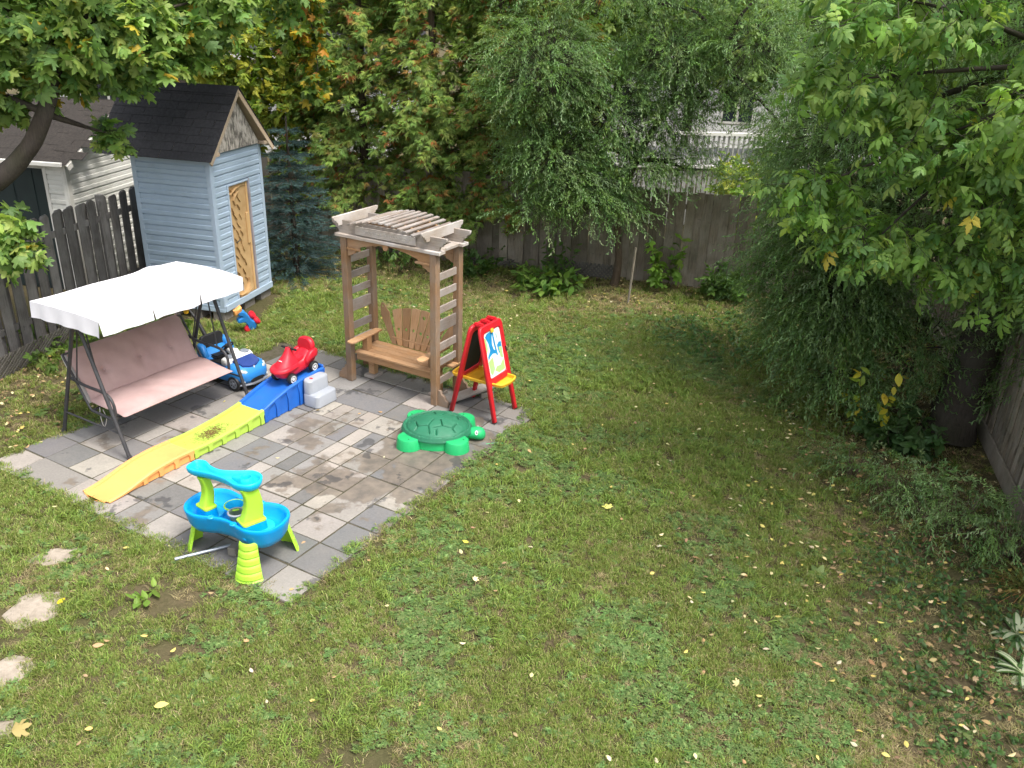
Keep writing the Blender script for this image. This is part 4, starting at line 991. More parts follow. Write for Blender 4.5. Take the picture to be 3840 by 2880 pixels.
st_ = tube('string', [UV(-4.42, 7.30, .015), UV(-4.32, 7.40, .014), UV(-4.24, 7.42, .02)], .004, M['turtle_green'], None, 6, 4); tag(st_, 'thin green string lying in front of the turtle head', 'string')

# ================================================================ easel
def easel():
    e = thing('easel', 'red plastic children easel with a painted sheet and yellow tray', 'easel', UV(-4.92, 8.05, .012), PA); RD = M['easel_red']
    for sg, bot, top, nm in ((1, .31, .055, 'front_frame'), (-1, -.31, -.055, 'back_frame')):
        H_ = 1.15; ln = math.hypot(bot-top, H_); tilt = math.atan2(abs(bot-top), H_)
        fr = thing(nm, None, None); fr.parent = e; fr.location = (bot, 0, 0); fr.rotation_euler = (0, -sg*tilt, 0)
        w0, w1 = .27, .25
        def x_(s_): return w0+(w1-w0)*s_/ln
        lw = .07
        out = [(-x_(0)-.005, 0), (-x_(0)+lw*.8, 0), (-x_(.4)+lw, .42), (-x_(.4)+lw+.02, .455), (x_(.4)-lw-.02, .455), (x_(.4)-lw, .42), (x_(0)-lw*.8, 0), (x_(0)+.005, 0), (x_(ln*.6), ln*.6), (x_(ln), ln-.06), (x_(ln)-.02, ln-.015), (x_(ln)-.06, ln), (-x_(ln)+.06, ln), (-x_(ln)+.02, ln-.015), (-x_(ln), ln-.06), (-x_(ln*.6), ln*.6)]
        hole = rrect(-.178, .535, .178, 1.085, .035, 4)
        f_ = plate('frame_plate', out, .045, RD, fr, holes=[hole[::-1]], rot=(PI/2, 0, PI/2), bev=.012)
        for sy in (-1, 1):
            box('foot', (.05, .062, .012), (0, sy*(x_(0)-.022), .006), M['plastic_black'], fr, bev=.004)
        mm = M['paper'] if sg > 0 else M['chalkboard']
        pl = plate('drawing_sheet' if sg > 0 else 'chalkboard', rrect(-.184, .53, .184, 1.09, .03, 4), .008, mm, fr, loc=(sg*.002, 0, 0), rot=(PI/2, 0, PI/2), bev=.001)
        if sg > 0:
            # the child's painting, flat on the sheet
            def blob(pts, mat, k): plate('paint_patch', pts, .0012, mat, pl, loc=(0, 0, .0045+.0006*k), bev=.0002)
            B, G_, Y = M['paint_blue'], M['paint_green'], M['paint_grey']
            blob([(-.15, 1.04), (-.10, 1.07), (-.02, 1.075), (.0, 1.05), (-.03, .92), (-.01, .85), (.05, .82), (.03, .79), (-.04, .81), (-.11, .79), (-.155, .75), (-.15, .80), (-.09, .86), (-.10, .95)], B, 1)
            blob([(.0, 1.06), (.03, 1.06), (.04, .9), (.06, .76), (.03, .77), (.01, .9)], B, 2); blob([(.07, .88), (.12, .91), (.165, .90), (.165, .80), (.13, .76), (.09, .78)], B, 1); blob([(.10, .85), (.16, .84), (.16, .70), (.11, .72)], G_, 2)
            blob([(-.17, 1.03), (-.14, 1.02), (-.13, .9), (-.165, .84)], G_, 2); blob([(-.16, .74), (-.06, .77), (-.05, .62), (-.12, .56), (-.15, .6)], G_, 2); blob([(-.05, .60), (.0, .64), (.08, .63), (.165, .69), (.165, .56), (.03, .55)], G_, 1); blob([(.07, 1.02), (.10, 1.03), (.11, .97), (.08, .96)], Y, 1)
            cl = box('paper_clip', (.03, .05, .05), (.022, -.005, 1.085), M['tray_yellow'], fr, bev=.008)
            tube('scribble', [(.024, .225, .75), (.025, .235, .80), (.025, .215, .82), (.025, .225, .76), (.025, .24, .79)], .004, M['plastic_black'], fr, 5, 4)
    for y in (-.14, .0, .14): box('hinge', (.13, .06, .045), (0, y, 1.152), RD, e, bev=.012, seg=2)
    # tray: rim rail round a floor, bowed ends past both frames
    tr = thing('tray', None, None); tr.parent = e; tag(tr, 'yellow plastic paint tray')
    pts = [(-.36, -.13), (-.30, -.17), (0, -.18), (.28, -.175), (.35, -.14), (.37, 0), (.35, .14), (.28, .175), (0, .18), (-.30, .17), (-.36, .13), (-.375, 0)]
    sm_ = spline([(*p, .47) for p in pts+pts[:1]], 5)
    tube('tray_rim', sm_, .014, M['tray_yellow'], tr, 8); tube('tray_rim', [(p.x*.985, p.y*.97, .448) for p in sm_], .012, M['tray_yellow'], tr, 8)
    plate('tray_floor', [(p.x*.98, p.y*.96) for p in sm_[:-1]], .006, M['tray_yellow'], tr, loc=(0, 0, .437), bev=.001)
    for x in (-.19, .0, .2): box('tray_rib', (.012, .33, .03), (x, 0, .452), M['tray_yellow'], tr)
easel()

# ================================================================ water table
def water_table():
    t = thing('water_table', 'blue two-basin water table on lime green legs', 'water table', UV(-5.165, 4.335, .012), PA+R(7)); TB = M['table_blue']
    _A = [(.50, 0), (.475, .12), (.40, .205), (.29, .24), (.18, .225), (.09, .195), (0, .185)]
    _A = _A+[(-x, y) for x, y in _A[-2::-1]]; _A = _A+[(x, -y) for x, y in _A[-2:0:-1]]
    _P = spline([(*p, 0) for p in _A+_A[:1]], 4)[:-1]
    def outline(s, lift=0):
        out = []
        for i, p in enumerate(_P):
            tg = (_P[(i+1) % len(_P)]-_P[i-1]).normalized(); out.append((p.x-tg.y*s, p.y+tg.x*s, lift))
        return out
    rings = [outline(.09, lift=.25), outline(.06, lift=.262), outline(.028, lift=.32), outline(.006, lift=.42), outline(.0, lift=.445), outline(.004, lift=.458), outline(.018, lift=.462), outline(.032, lift=.455), outline(.042, lift=.43), outline(.07, lift=.365), outline(.10, lift=.352), outline(.13, lift=.35)]
    bs = loft('basin', rings, TB, t, ang=50)
    # clip rings at the waist
    for x, y in ((-.12, .19), (.12, .19), (-.12, -.19), (.12, -.19)): tube('clip_ring', [(x+.022*math.cos(2*PI*k/14), y+.022*math.sin(2*PI*k/14), .452) for k in range(15)], .010, TB, bs, 7)
    # floor ripples
    for cx, cy in ((.3, .05), (-.3, .02)):
        for r_ in (.10, .125, .15):
            tube('ripple', [(cx+r_*math.cos(R(a)), cy+r_*math.sin(R(a)), .3525) for a in range(-70, 75, 12)], .004, TB, bs, 6)
    lathe('pool_step', [(.13, .35), (.13, .385), (.12, .39), (0, .39)], M['table_aqua'], bs, 30, loc=(.27, -.04, 0)); lathe('pool_step', [(.10, .35), (.10, .375), (.09, .38), (0, .38)], M['table_aqua'], bs, 30, loc=(-.25, -.03, 0))
    # flared legs: curved ribbed shells
    def leg(x, y, face, wt=.155, wb=.245):
        n_, m_ = 12, 26; V, Fc = [], []
        for sh in (0, 1):
            for j in range(m_+1):
                f = j/m_; z = .338*(1-f); w_ = wt+(wb-wt)*f**1.3; outw = .0+.075*f; bulge = .045*(1+.3*f)
                rib = .006*(1 if (j % 5) else -1)*(1 if sh == 0 else 0)
                for i in range(n_+1):
                    q = -1+2*i/n_; V.append((outw+bulge*(1-q*q)+rib-.012*sh, q*w_/2*(1-.03*sh), z))
        N_ = (m_+1)*(n_+1)
        for j in range(m_):
            for i in range(n_):
                c = j*(n_+1)+i; Fc.append((c, c+1, c+n_+2, c+n_+1)); Fc.append((N_+c, N_+c+n_+1, N_+c+n_+2, N_+c+1))
        for j in range(m_):
            for i in (0, n_): c = j*(n_+1)+i; Fc.append((c, c+n_+1, N_+c+n_+1, N_+c))
        for i in range(n_):
            for j in (0, m_): c = j*(n_+1)+i; Fc.append((c, c+1, N_+c+1, N_+c))
        mesh('leg', V, Fc, M['leg_lime'], t, smooth=True, loc=(x, y, 0), rot=(0, 0, face), ang=35)
    leg(.285, -.215, R(-68)); leg(.30, .205, R(72)); leg(-.385, -.05, R(197)); leg(-.23, .2, R(110))
    # towers on pedestals
    def tower(x, y, rz, w, h, label):
        tw = thing('tower', None, None); tw.parent = t; tw.location = (x, y, 0); tw.rotation_euler = (0, 0, rz); tag(tw, label)
        loft('pedestal', [[(p[0], p[1], z) for p in rrect(-w*s_, -.075*s_, w*s_, .075*s_, .03, 3)] for s_, z in ((1.25, .352), (1.12, .44), (1.08, .47))], TB, tw, ang=40)
        loft('base_flange', [[(p[0], p[1], z) for p in rrect(-w*s_, -.075*s_, w*s_, .075*s_, .025, 3)] for s_, z in ((1.12, .4702), (1.12, .484), (1.04, .489))], M['leg_lime'], tw, ang=40)
        rr = []
        for k in range(11):
            f = k/10; ww = w*(1-.50*f+.30*f*f*f) ; bend = .03*math.sin(PI*f); rr.append([(p[0]+bend, p[1], .489+h*f) for p in rrect(-ww, -.05*(1-.3*f), ww, .05*(1-.3*f), .02, 3)])
        loft('column', rr, M['leg_lime'], tw, ang=40)
        return tw
    tower(-.255, -.085, R(75), .055, .28, 'slim lime tower'); tower(.235, -.09, R(65), .095, .30, 'wide lime tower')
    # upper tray: bean shape with a spiral funnel
    def bean(s, z, n=44):
        A_ = [(-.40, -.08), (-.39, .0), (-.31, .03), (-.2, -.02), (-.08, -.035), (.06, .02), (.17, .075), (.28, .05), (.335, -.05), (.29, -.15), (.17, -.18), (.06, -.15), (-.04, -.135), (-.18, -.135), (-.30, -.15), (-.38, -.135)]
        P_ = spline([(*p, 0) for p in A_+A_[:1]], 4)[:-1]; cx, cy = -.02, -.055
        nrm = []
        for i in range(len(P_)):
            tg = (P_[(i+1) % len(P_)]-P_[i-1]).normalized(); nrm.append(Vector((tg.y, -tg.x, 0)))
        return [(p.x+q.x*s, p.y+q.y*s, z) for p, q in zip(P_, nrm)]
    sgn = 1
    ut = loft('upper_tray', [bean(sgn*.055, .775), bean(sgn*.03, .78), bean(sgn*.008, .81), bean(0, .85), bean(sgn*.004, .858), bean(sgn*.012, .86), bean(sgn*.02, .855), bean(sgn*.028, .83), bean(sgn*.045, .80), bean(sgn*.055, .797)], M['table_aqua'], t, ang=50)
    lathe('funnel', [(.07, .797), (.062, .84), (.05, .865), (.043, .865), (.036, .85), (.03, .80), (0, .80)], M['table_aqua'], ut, 26, loc=(.19, -.05, 0))
    loft('chute', [[(x, -.02+w_*math.cos(2*PI*k/14), .80+h*max(0, math.sin(2*PI*k/14))+.0) for k in range(14)] for x, w_, h in ((.02, .02, .02), (.07, .04, .045), (.13, .05, .058))], M['table_aqua'], ut, ang=50)
    lathe('knob', [(.026, .797), (.024, .825), (.02, .83), (0, .832)], M['table_aqua'], ut, 16, loc=(-.33, -.06, 0))
water_table()
def cup(name, label, loc, r0, r1, h, mat, band=None, cat='bucket'):
    c = thing(name, label, cat, loc)
    lathe('cup_wall', [(r0, 0), (r1, h), (r1+.006, h+.002), (r1+.006, h+.012), (r1-.004, h+.012), (r1-.006, h), (r0-.004, .006), (0, .006)], mat, c, 26)
    if band: tube('rim_band', [(r1*1.06*math.cos(2*PI*k/24), r1*1.06*math.sin(2*PI*k/24), h+.006) for k in range(25)], .009, band, c, 7)
cup('toy_bucket', 'small grey green toy bucket standing in the water table', UV(-5.09, 4.265, .364), .045, .064, .135, M['bucket_green'], M['plastic_grey'])
cup('toy_strainer', 'lime rimmed blue toy strainer behind the grey bucket', UV(-5.20, 4.35, .364), .05, .082, .125, M['table_aqua'], M['leg_lime'], 'strainer')
pp = tube('metal_pipe', [UV(-5.56, 3.935, .03), UV(-5.22, 4.50, .03)], .0165, M['galvanised'], None, 12); tag(pp, 'galvanised metal pipe lying under the water table onto the grass', 'pipe')
bl = box('concrete_brick', (.08, .11, .085), UV(-5.21, 4.30, .0565), M['concrete'], rot=(0, 0, PA+R(15)), bev=.006); tag(bl, 'grey concrete brick standing under the water table', 'brick')
# ================================================================ foliage library
def rnd(*s): return RNG.random(s)
def norm(a): return a/np.maximum(np.linalg.norm(a, axis=-1, keepdims=True), 1e-9)
def basis(d, up):
    """columns x, d, z: local +Y along d, local +Z as near up as it can be"""
    d = norm(d); z = norm(up-(up*d).sum(-1, keepdims=True)*d); x = np.cross(d, z); return np.stack([x, d, z], -1)
class Tm:
    def __init__(s, V, T, C=None): s.V = np.array(V, float); s.T = np.array(T, int); s.C = np.ones((len(V), 3)) if C is None else np.array(C, float)
def join_t(ts):
    V, T, C, n = [], [], [], 0
    for t in ts: V.append(t.V); T.append(t.T+n); C.append(t.C); n += len(t.V)
    return Tm(np.concatenate(V), np.concatenate(T), np.concatenate(C))
def xf(t, pos=(0, 0, 0), d=(0, 1, 0), up=(0, 0, 1), s=1, col=None):
    B = basis(np.array(d, float), np.array(up, float)); return Tm((t.V*s)@B.T+np.array(pos), t.T, t.C if col is None else t.C*np.array(col))
def fan(out, c, zf=None):
    V = [(*c, 0)]+[(x, y, 0) for x, y in out]; n = len(out)
    V = [(x, y, zf(x, y) if zf else 0) for x, y, _ in V]
    return Tm(V, [(0, 1+k, 1+(k+1) % n) for k in range(n)])
_h = [(.05, .05), (.26, .12), (.56, .30), (.36, .44), (.58, .60), (.50, .82), (.33, .66), (.17, .64), (.14, .80), (0, 1.0)]
MAPLE = [fan([(0, .04)]+_h+[(-x, y) for x, y in reversed(_h[:-1])], (0, .4), lambda x, y, a=a, b_=b_: -a*abs(x)**1.3-b_*(y-.4)**2+.06*math.sin(7*x+3*y)) for a, b_ in ((.25, .2), (.05, .35), (.5, .1), (.3, .5))]
_o = [(.10, .08), (.22, .25), (.27, .45), (.20, .70), (.08, .90), (0, 1)]
OVATE = [fan([(0, 0)]+_o+[(-x, y) for x, y in reversed(_o[:-1])], (0, .45), lambda x, y, a=a, b_=b_: -a*abs(x)-b_*(y-.4)**2) for a, b_ in ((.35, .25), (.1, .5), (.6, .1))]
_l = [(.10, .10), (.19, .30), (.25, .46), (.16, .56), (.16, .72), (.06, .86), (0, 1)]
LEAFLET = [fan([(0, 0)]+_l+[(-x, y) for x, y in reversed(_l[:-1])], (0, .4), lambda x, y, a=a, b_=b_: -a*abs(x)-b_*(y-.3)**2) for a, b_ in ((.4, .25), (.15, .6))]
def strip_t(pts, w, col=(1, 1, 1)):
    """ribbon along pts (list of 3-vectors) tapering at both ends"""
    P = np.array(pts, float); n = len(P); V = []
    for i in range(n):
        t = norm(P[min(i+1, n-1)]-P[max(i-1, 0)]); s_ = np.cross(t, (0.13, .2, 1)); s_ = s_/max(np.linalg.norm(s_), 1e-6)
        ww = w*(math.sin(PI*(i+.35)/(n-.3))**.7 if n > 2 else 1); V += [P[i]-s_*ww/2, P[i]+s_*ww/2]
    T = []
    for i in range(n-1): T += [(2*i, 2*i+1, 2*i+3), (2*i, 2*i+3, 2*i+2)]
    return Tm(V, T, np.tile(col, (len(V), 1)))
def compound(seed):
    r = random.Random(seed); ts = [strip_t([(0, 0, 0), (0, .25, -.01), (0, .55, -.05)], .02, (1.3, 1.2, .8))]
    for y, a, s in ((.55, 0, .5), (.40, 58, .46), (.40, -58, .46), (.20, 66, .40), (.20, -66, .40)):
        a += r.uniform(-12, 12); d = (math.sin(R(a)), math.cos(R(a)), -.25-r.uniform(0, .45))
        ts.append(xf(LEAFLET[r.randrange(2)], (0, y, -.03*y), d, (r.uniform(-.3, .3), .1, 1), s*r.uniform(.85, 1.1), [r.uniform(.88, 1.12)]*3))
    return join_t(ts)
COMPOUND = [compound(k) for k in range(6)]
def willow_shoot(seed):
    r = random.Random(seed); ts = []; n = 10
    sx = [(.03*math.sin(k*1.1+seed)*k/n, .55*k/n*(1-.15*k/n), -.42*(k/n)**1.7+.02*math.sin(k*1.7)) for k in range(n+1)]
    ts.append(strip_t(sx, .006, (.55, .6, .35)))
    for k in range(17):
        f = .12+.86*k/16; i = min(int(f*n), n-1); p = np.array(sx[i])+(np.array(sx[i+1])-np.array(sx[i]))*(f*n-i)
        a = r.uniform(0, 2*PI); L = r.uniform(.06, .105); ph = r.uniform(0, 6.3); amp = r.uniform(.006, .016)
        d = norm(np.array((math.cos(a)*.75, .35+math.sin(a)*.3, -.75+.5*math.sin(a)))); side = norm(np.cross(d, (0, .3, 1)))
        pts = [p+d*L*j/5+side*amp*math.sin(ph+j*1.5)+np.array((0, 0, amp*math.cos(ph+j*1.5))) for j in range(6)]
        c = r.uniform(.8, 1.25); ts.append(strip_t(pts, r.uniform(.013, .018), (c, c, c*r.uniform(.9, 1.1))))
    return join_t(ts)
WILLOW = [willow_shoot(k) for k in range(10)]
def cedar_spray(seed):
    r = random.Random(seed); ts = []
    for k in range(9):
        a = R(-52+13*k+r.uniform(-7, 7)); L = r.uniform(.6, 1.0)*(1-.25*abs(k-4)/4); z = r.uniform(-.25, .12); w = .055; c = r.uniform(.78, 1.25)
        d = np.array((math.sin(a), math.cos(a), z)); p = np.array((r.uniform(-.08, .08), r.uniform(-.05, .25), 0)); n = np.array((d[1], -d[0], 0))
        ts.append(Tm([p, p+d*L*.55+n*w, p+d*L-np.array((0, 0, .18*L)), p+d*L*.55-n*w], [(0, 1, 2), (0, 2, 3)], np.tile((c, c, c), (4, 1))))
    return join_t(ts)
CEDAR = [cedar_spray(k) for k in range(6)]
def spruce_twig(seed):
    r = random.Random(seed); V, T, C = [], [], []
    for k in range(30):
        y = k/30; a = k*2.4; d = np.array((math.cos(a), .75, math.sin(a)*.8+.25)); d /= np.linalg.norm(d); L = .17*(1-.3*y)
        p = np.array((0, y, -.05*y*y)); s_ = norm(np.cross(d, (r.uniform(-1, 1), r.uniform(-1, 1), 1)))*.024; i = len(V)
        V += [p-s_, p+s_, p+d*L]; T.append((i, i+1, i+2)); c = r.uniform(.75, 1.25); C += [(c, c, c)]*3
    return Tm(V, T, C)
SPRUCE = [spruce_twig(k) for k in range(5)]
def sprig(tm, n, seed, L=.5, spread=1., s=.4):
    r = random.Random(seed); ts = [strip_t([(0, 0, 0), (0, L*.5, .01), (0, L, -.02)], .01, (.5, .5, .35))]
    for k in range(n):
        f = .15+.85*k/(n-1); a = r.uniform(-80, 80) if k < n-1 else 0; d = (math.sin(R(a))*spread, math.cos(R(a))*.7+.2, r.uniform(-.5, .2))
        ts.append(xf(tm[r.randrange(len(tm))], (0, L*f, 0), d, (r.uniform(-.5, .5), r.uniform(-.4, .4), 1), s*r.uniform(.75, 1.15), [r.uniform(.85, 1.15)]*3))
    return join_t(ts)
SPRIG = [sprig(OVATE, 8, k, .5, 1, .38) for k in range(6)]

def leaf_mesh(name, batches, mat, parent=None, kind=None):
    """batches: (template, pos[M,3], R[M,3,3], scale[M], col[M,3]) -> ONE mesh"""
    Vs, Ts, Cs, n = [], [], [], 0
    for t, p, B, s, c in batches:
        m = len(p)
        if m == 0: continue
        V = np.einsum('mij,vj->mvi', B, t.V)*np.asarray(s).reshape(-1, 1, 1)+p[:, None, :]
        k = len(t.V); T = (t.T[None]+(np.arange(m)*k)[:, None, None]).reshape(-1, 3)+n
        Vs.append(V.reshape(-1, 3)); Ts.append(T); Cs.append((c[:, None, :]*t.C[None]).reshape(-1, 3)); n += m*k
    V = np.concatenate(Vs).astype(np.float32); T = np.concatenate(Ts).astype(np.int32); C = np.concatenate(Cs)
    me = bpy.data.meshes.new(name); me.vertices.add(len(V)); me.loops.add(T.size); me.polygons.add(len(T))
    me.vertices.foreach_set('co', V.ravel()); me.loops.foreach_set('vertex_index', T.ravel())
    me.polygons.foreach_set('loop_start', np.arange(0, T.size, 3, dtype=np.int32)); me.polygons.foreach_set('loop_total', np.full(len(T), 3, np.int32))
    a = me.color_attributes.new('Col', 'FLOAT_COLOR', 'POINT'); a.data.foreach_set('color', np.concatenate([np.clip(C, 0, 1), np.ones((len(C), 1))], 1).astype(np.float32).ravel())
    me.update(calc_edges=True)
    o = obj(name, me, mat, parent)
    if kind: o['kind'] = kind
    return o
def pick(pal, m, w=None, var=.15):
    pal = np.array(pal); i = RNG.choice(len(pal), m, p=None if w is None else np.array(w)/sum(w)); c = pal[i]
    return c*(1+var*(2*rnd(m, 1)-1))*(1+.08*(2*rnd(m, 3)-1))
def split(tms, p, B, s, c):
    k = RNG.integers(0, len(tms), len(p)); return [(t, p[k == i], B[k == i], s[k == i], c[k == i]) for i, t in enumerate(tms)]
def ell(n, c, r_, bias=.55):
    d = norm(RNG.normal(size=(n, 3))); rr = bias+(1-bias)*rnd(n, 1)**.6
    rr = np.where(rnd(n, 1) < .25, rnd(n, 1)**.33, rr); return np.array(c)+d*np.array(r_)*rr, d

BARK = wood('bark', (.075, .06, .048), (.028, .022, .018), (.10, .09, .08), 2, rough=.95, gs=4, greyamt=.4, moss=.25)
BARKL = wood('bark_brown', (.13, .095, .065), (.05, .036, .026), (.15, .13, .11), 2, rough=.95, gs=4, greyamt=.4)
LM = leafmat('leaf', .45, .5, .35); LMD = leafmat('needle', .4, .6, .25); LMW = leafmat('willow_leaf', .4, .42, .45)

def limb(parent, a, b_, r0, r1, mat, name='limb', sag=.1, n=8, seg=6):
    a, b_ = Vector(a), Vector(b_); m1 = a.lerp(b_, .35)+Vector((random.uniform(-1, 1), random.uniform(-1, 1), random.uniform(.2, 1)))*sag*(b_-a).length*.5; m2 = a.lerp(b_, .7)+Vector((random.uniform(-1, 1), random.uniform(-1, 1), random.uniform(-.3, .6)))*sag*(b_-a).length*.4
    return tube(name, [a, m1, m2, b_], [r0, r0*.75+r1*.25, r0*.35+r1*.65, r1], mat, parent, n, seg)
def twigs(parent, P0, P1, r_, mat):
    """many thin straight twigs as one mesh"""
    m = len(P0); d = norm(P1-P0); x = norm(np.cross(d, np.array((.3, .2, 1.)))); y = np.cross(d, x); V = []; 
    for k in range(3):
        a = 2*PI*k/3; V.append(P0+(x*math.cos(a)+y*math.sin(a))*r_)
    for k in range(3):
        a = 2*PI*k/3; V.append(P1+(x*math.cos(a)+y*math.sin(a))*r_*.4)
    V = np.stack(V, 1).reshape(-1, 3); Fc = []
    for i in range(m):
        q = 6*i
        for k in range(3): Fc.append((q+k, q+(k+1) % 3, q+3+(k+1) % 3, q+3+k))
    me = bpy.data.meshes.new('twigs'); me.from_pydata(V.tolist(), [], Fc); me.update(); o = obj('twigs', me, mat, parent); o['kind'] = 'stuff'; return o
CAM = np.array((0, 0, 4.6)); _p, _r = R(24.161), R(2.03)
_f = np.array((0, math.cos(_p), -math.sin(_p))); _x = np.array((1., 0, 0)); _u = np.cross(_x, _f)
def broad_tree(name, label, trunk, tr, blobs, tms, size, pal, wts, mat, bark, group=None, per=7, twig=.32, droop=.35, density=1., nleaf=0, faceup=.9, limbs=True, cat='tree', light=None, lean=None):
    """trunk + limbs to each foliage clump + twigs carrying leaves; blobs: (centre, radii, number of twigs[, tone])"""
    t = thing(name, label, cat, trunk[0]); off = np.array(trunk[0])
    tp = [Vector(p)-Vector(trunk[0]) for p in trunk]
    tube('trunk', tp, tr, bark, t, 12, 6, .06)
    LP, LB, LS, LC, T0, T1 = [], [], [], [], [], []
    for b_ in blobs:
        c, r_, n = b_[0], b_[1], int(b_[2]*density); tone = b_[3] if len(b_) > 3 else (1, 1, 1)
        if limbs:
            near = min(tp[len(tp)//3:], key=lambda q: (q-Vector(Vector(c)-Vector(trunk[0]))).length); limb(t, near, Vector(c)-Vector(trunk[0]), max(.018, min(tr[-1]*.8, .05)), .008, bark)
        p, d = ell(n, c, r_); out = norm(d*np.array((1, 1, .7))+.5*RNG.normal(size=(n, 3))+np.array((0, 0, -.1)))
        base_ = p-out*twig*.6; tip = p+out*twig*.4-np.array((0, 0, twig*droop*.4)); T0.append(base_); T1.append(tip)
        for k in range(per):
            f = .2+.8*(k+rnd(n, 1)*.6)/per; q = base_+(tip-base_)*f
            ld = norm(out*.6+RNG.normal(size=(n, 3))*.75+np.array((0, 0, -droop))); up = norm(np.array((0, 0, faceup))+d*.55+RNG.normal(size=(n, 3))*.38)
            LP.append(q); LB.append(basis(ld, up)); LS.append(size*(.7+.6*rnd(n))); LC.append(pick(pal, n, wts)*np.array(tone))
    P = np.concatenate(LP); B = np.concatenate(LB); S = np.concatenate(LS); C = np.concatenate(LC)
    if nleaf:                                                       # the leaves that show largest become parts of their own
        rel = P+B[:, :, 1]*S[:, None]*.5-CAM; dz = rel@_f; sx = 512+848.9*(rel@_x)/dz; sy = 384-848.9*(rel@_u)/dz
        inside = (sx > 0) & (sx < 1024) & (sy > 0) & (sy < 768) & (dz > 1); cell = {}
        for i in np.where(inside)[0]:
            k = (int(sx[i]//11), int(sy[i]//11))
            if k not in cell or dz[i] < dz[cell[k]]: cell[k] = i
        ids = sorted(cell.values(), key=lambda i: -S[i]/dz[i])[:nleaf]; keep = np.ones(len(P), bool); keep[ids] = False
        meshes = {}
        for i in ids:
            kt = random.randrange(len(tms)); kc = 9 if C[i][0] > C[i][1]*.95 else random.randrange(4)
            if (kt, kc) not in meshes:
                o = leaf_mesh('leaf', [(tms[kt], np.zeros((1, 3)), np.eye(3)[None], [1], C[i][None])], mat); meshes[kt, kc] = o.data; bpy.data.objects.remove(o)
            o = obj('leaf', meshes[kt, kc], mat, t); Mx = Matrix([[*(B[i][r_]*S[i]), P[i][r_]-off[r_]] for r_ in range(3)]+[[0, 0, 0, 1]]); o.matrix_basis = Mx
        P, B, S, C = P[keep], B[keep], S[keep], C[keep]
    leaf_mesh('crown', split(tms, P-off, B, S, C), mat, t, 'stuff')
    twigs(t, np.concatenate(T0)-off, np.concatenate(T1)-off, .004, bark)
    if group: t['group'] = group
    return t

# ---------------------------------------------------------------- maple over the dark grey fence
G1, G2, G3, YL = (.19, .31, .075), (.12, .225, .065), (.30, .41, .11), (.60, .44, .06)
broad_tree('maple_tree', 'maple with broad lobed leaves leaning over the dark grey fence', [(-7.9, 9.5, 0), (-7.4, 9.75, 1.5), (-6.5, 9.95, 2.25), (-5.85, 10.0, 2.72), (-5.45, 10.05, 3.28), (-5.2, 10.3, 4.2)], [.19, .16, .13, .105, .095, .06],
    [((-5.7, 10.3, 4.05), (.95, .8, .62), 150), ((-4.75, 10.5, 4.25), (.85, .7, .55), 130, (1.1, 1.08, 1)), ((-3.95, 11.1, 4.5), (.7, .6, .45), 90), ((-6.25, 10.1, 3.55), (.6, .6, .42), 90), ((-5.0, 10.6, 3.85), (.6, .5, .34), 70), ((-4.45, 10.8, 3.95), (.55, .5, .32), 60),
     ((-5.15, 10.9, 2.95), (.15, .15, .2), 11), ((-6.0, 9.9, 1.85), (.26, .25, .42), 34, (1.15, 1.1, 1)), ((-5.4, 10.4, 5.3), (1.6, 1.3, .7), 160), ((-7.2, 10, 4.6), (1.2, 1.1, .9), 120), ((-3.9, 12.4, 4.75), (1.0, .7, .45), 110, (.8, .85, .9)), ((-4.9, 12.6, 4.1), (.8, .5, .4), 60, (.7, .75, .8))],
    MAPLE, .15, [G1, G2, G3, YL], [5, 3, 4, .25], LM, BARK, nleaf=300, per=8, twig=.34)
# ---------------------------------------------------------------- box elder on the right
broad_tree('box_elder', 'box elder with long drooping compound leaves reaching over the lawn', [(7.6, 6.6, 0), (7.4, 6.7, 2.2), (6.6, 6.9, 3.4), (5.4, 7.1, 4.0), (4.6, 7.2, 4.3)], [.16, .13, .09, .06, .035],
    [((3.0, 7.35, 4.72), (.75, .5, .36), 90), ((2.85, 7.55, 4.12), (.62, .42, .26), 64), ((3.5, 7.3, 3.72), (.62, .45, .34), 70), ((2.66, 7.7, 3.2), (.5, .28, .20), 36, (1.15, 1.12, 1)), ((3.25, 7.5, 2.83), (.55, .35, .25), 44), ((4.1, 7.2, 3.35), (.6, .45, .42), 70), ((4.5, 7.0, 4.3), (.8, .6, .5), 90), ((3.85, 7.45, 2.75), (.42, .35, .26), 34), ((4.3, 7.4, 2.55), (.45, .4, .3), 36, (.85, .85, .9)),
     ((4.0, 7.4, 5.4), (1.5, 1.1, .5), 110), ((3.55, 6.15, 4.05), (.34, .25, .22), 24, (1.25, 1.2, 1)), ((5.0, 7.2, 3.4), (.6, .6, .7), 70, (.8, .8, .85)), ((4.9, 6.6, 5.2), (1.0, .9, .6), 70), ((6.2, 7.8, 4.6), (1.2, 1.2, .8), 150), ((6.6, 9.6, 5.0), (1.3, 1.4, .9), 150), ((7.2, 6.2, 4.2), (1.2, 1.2, 1.0), 130), ((4.9, 5.0, 5.7), (1.7, 1.7, .45), 230), ((5.6, 3.4, 5.3), (1.5, 1.5, .5), 190), ((6.0, 6.6, 5.6), (1.6, 1.8, .5), 260), ((5.6, 9.0, 6.0), (1.8, 1.8, .5), 260)],  # high clumps out of view are added to shade the right side
    COMPOUND, .19, [(.20, .345, .085), (.14, .26, .075), (.31, .45, .11), (.60, .53, .09)], [5, 4, 3.5, .09], LM, BARK, nleaf=300, per=5, twig=.34, droop=.75)

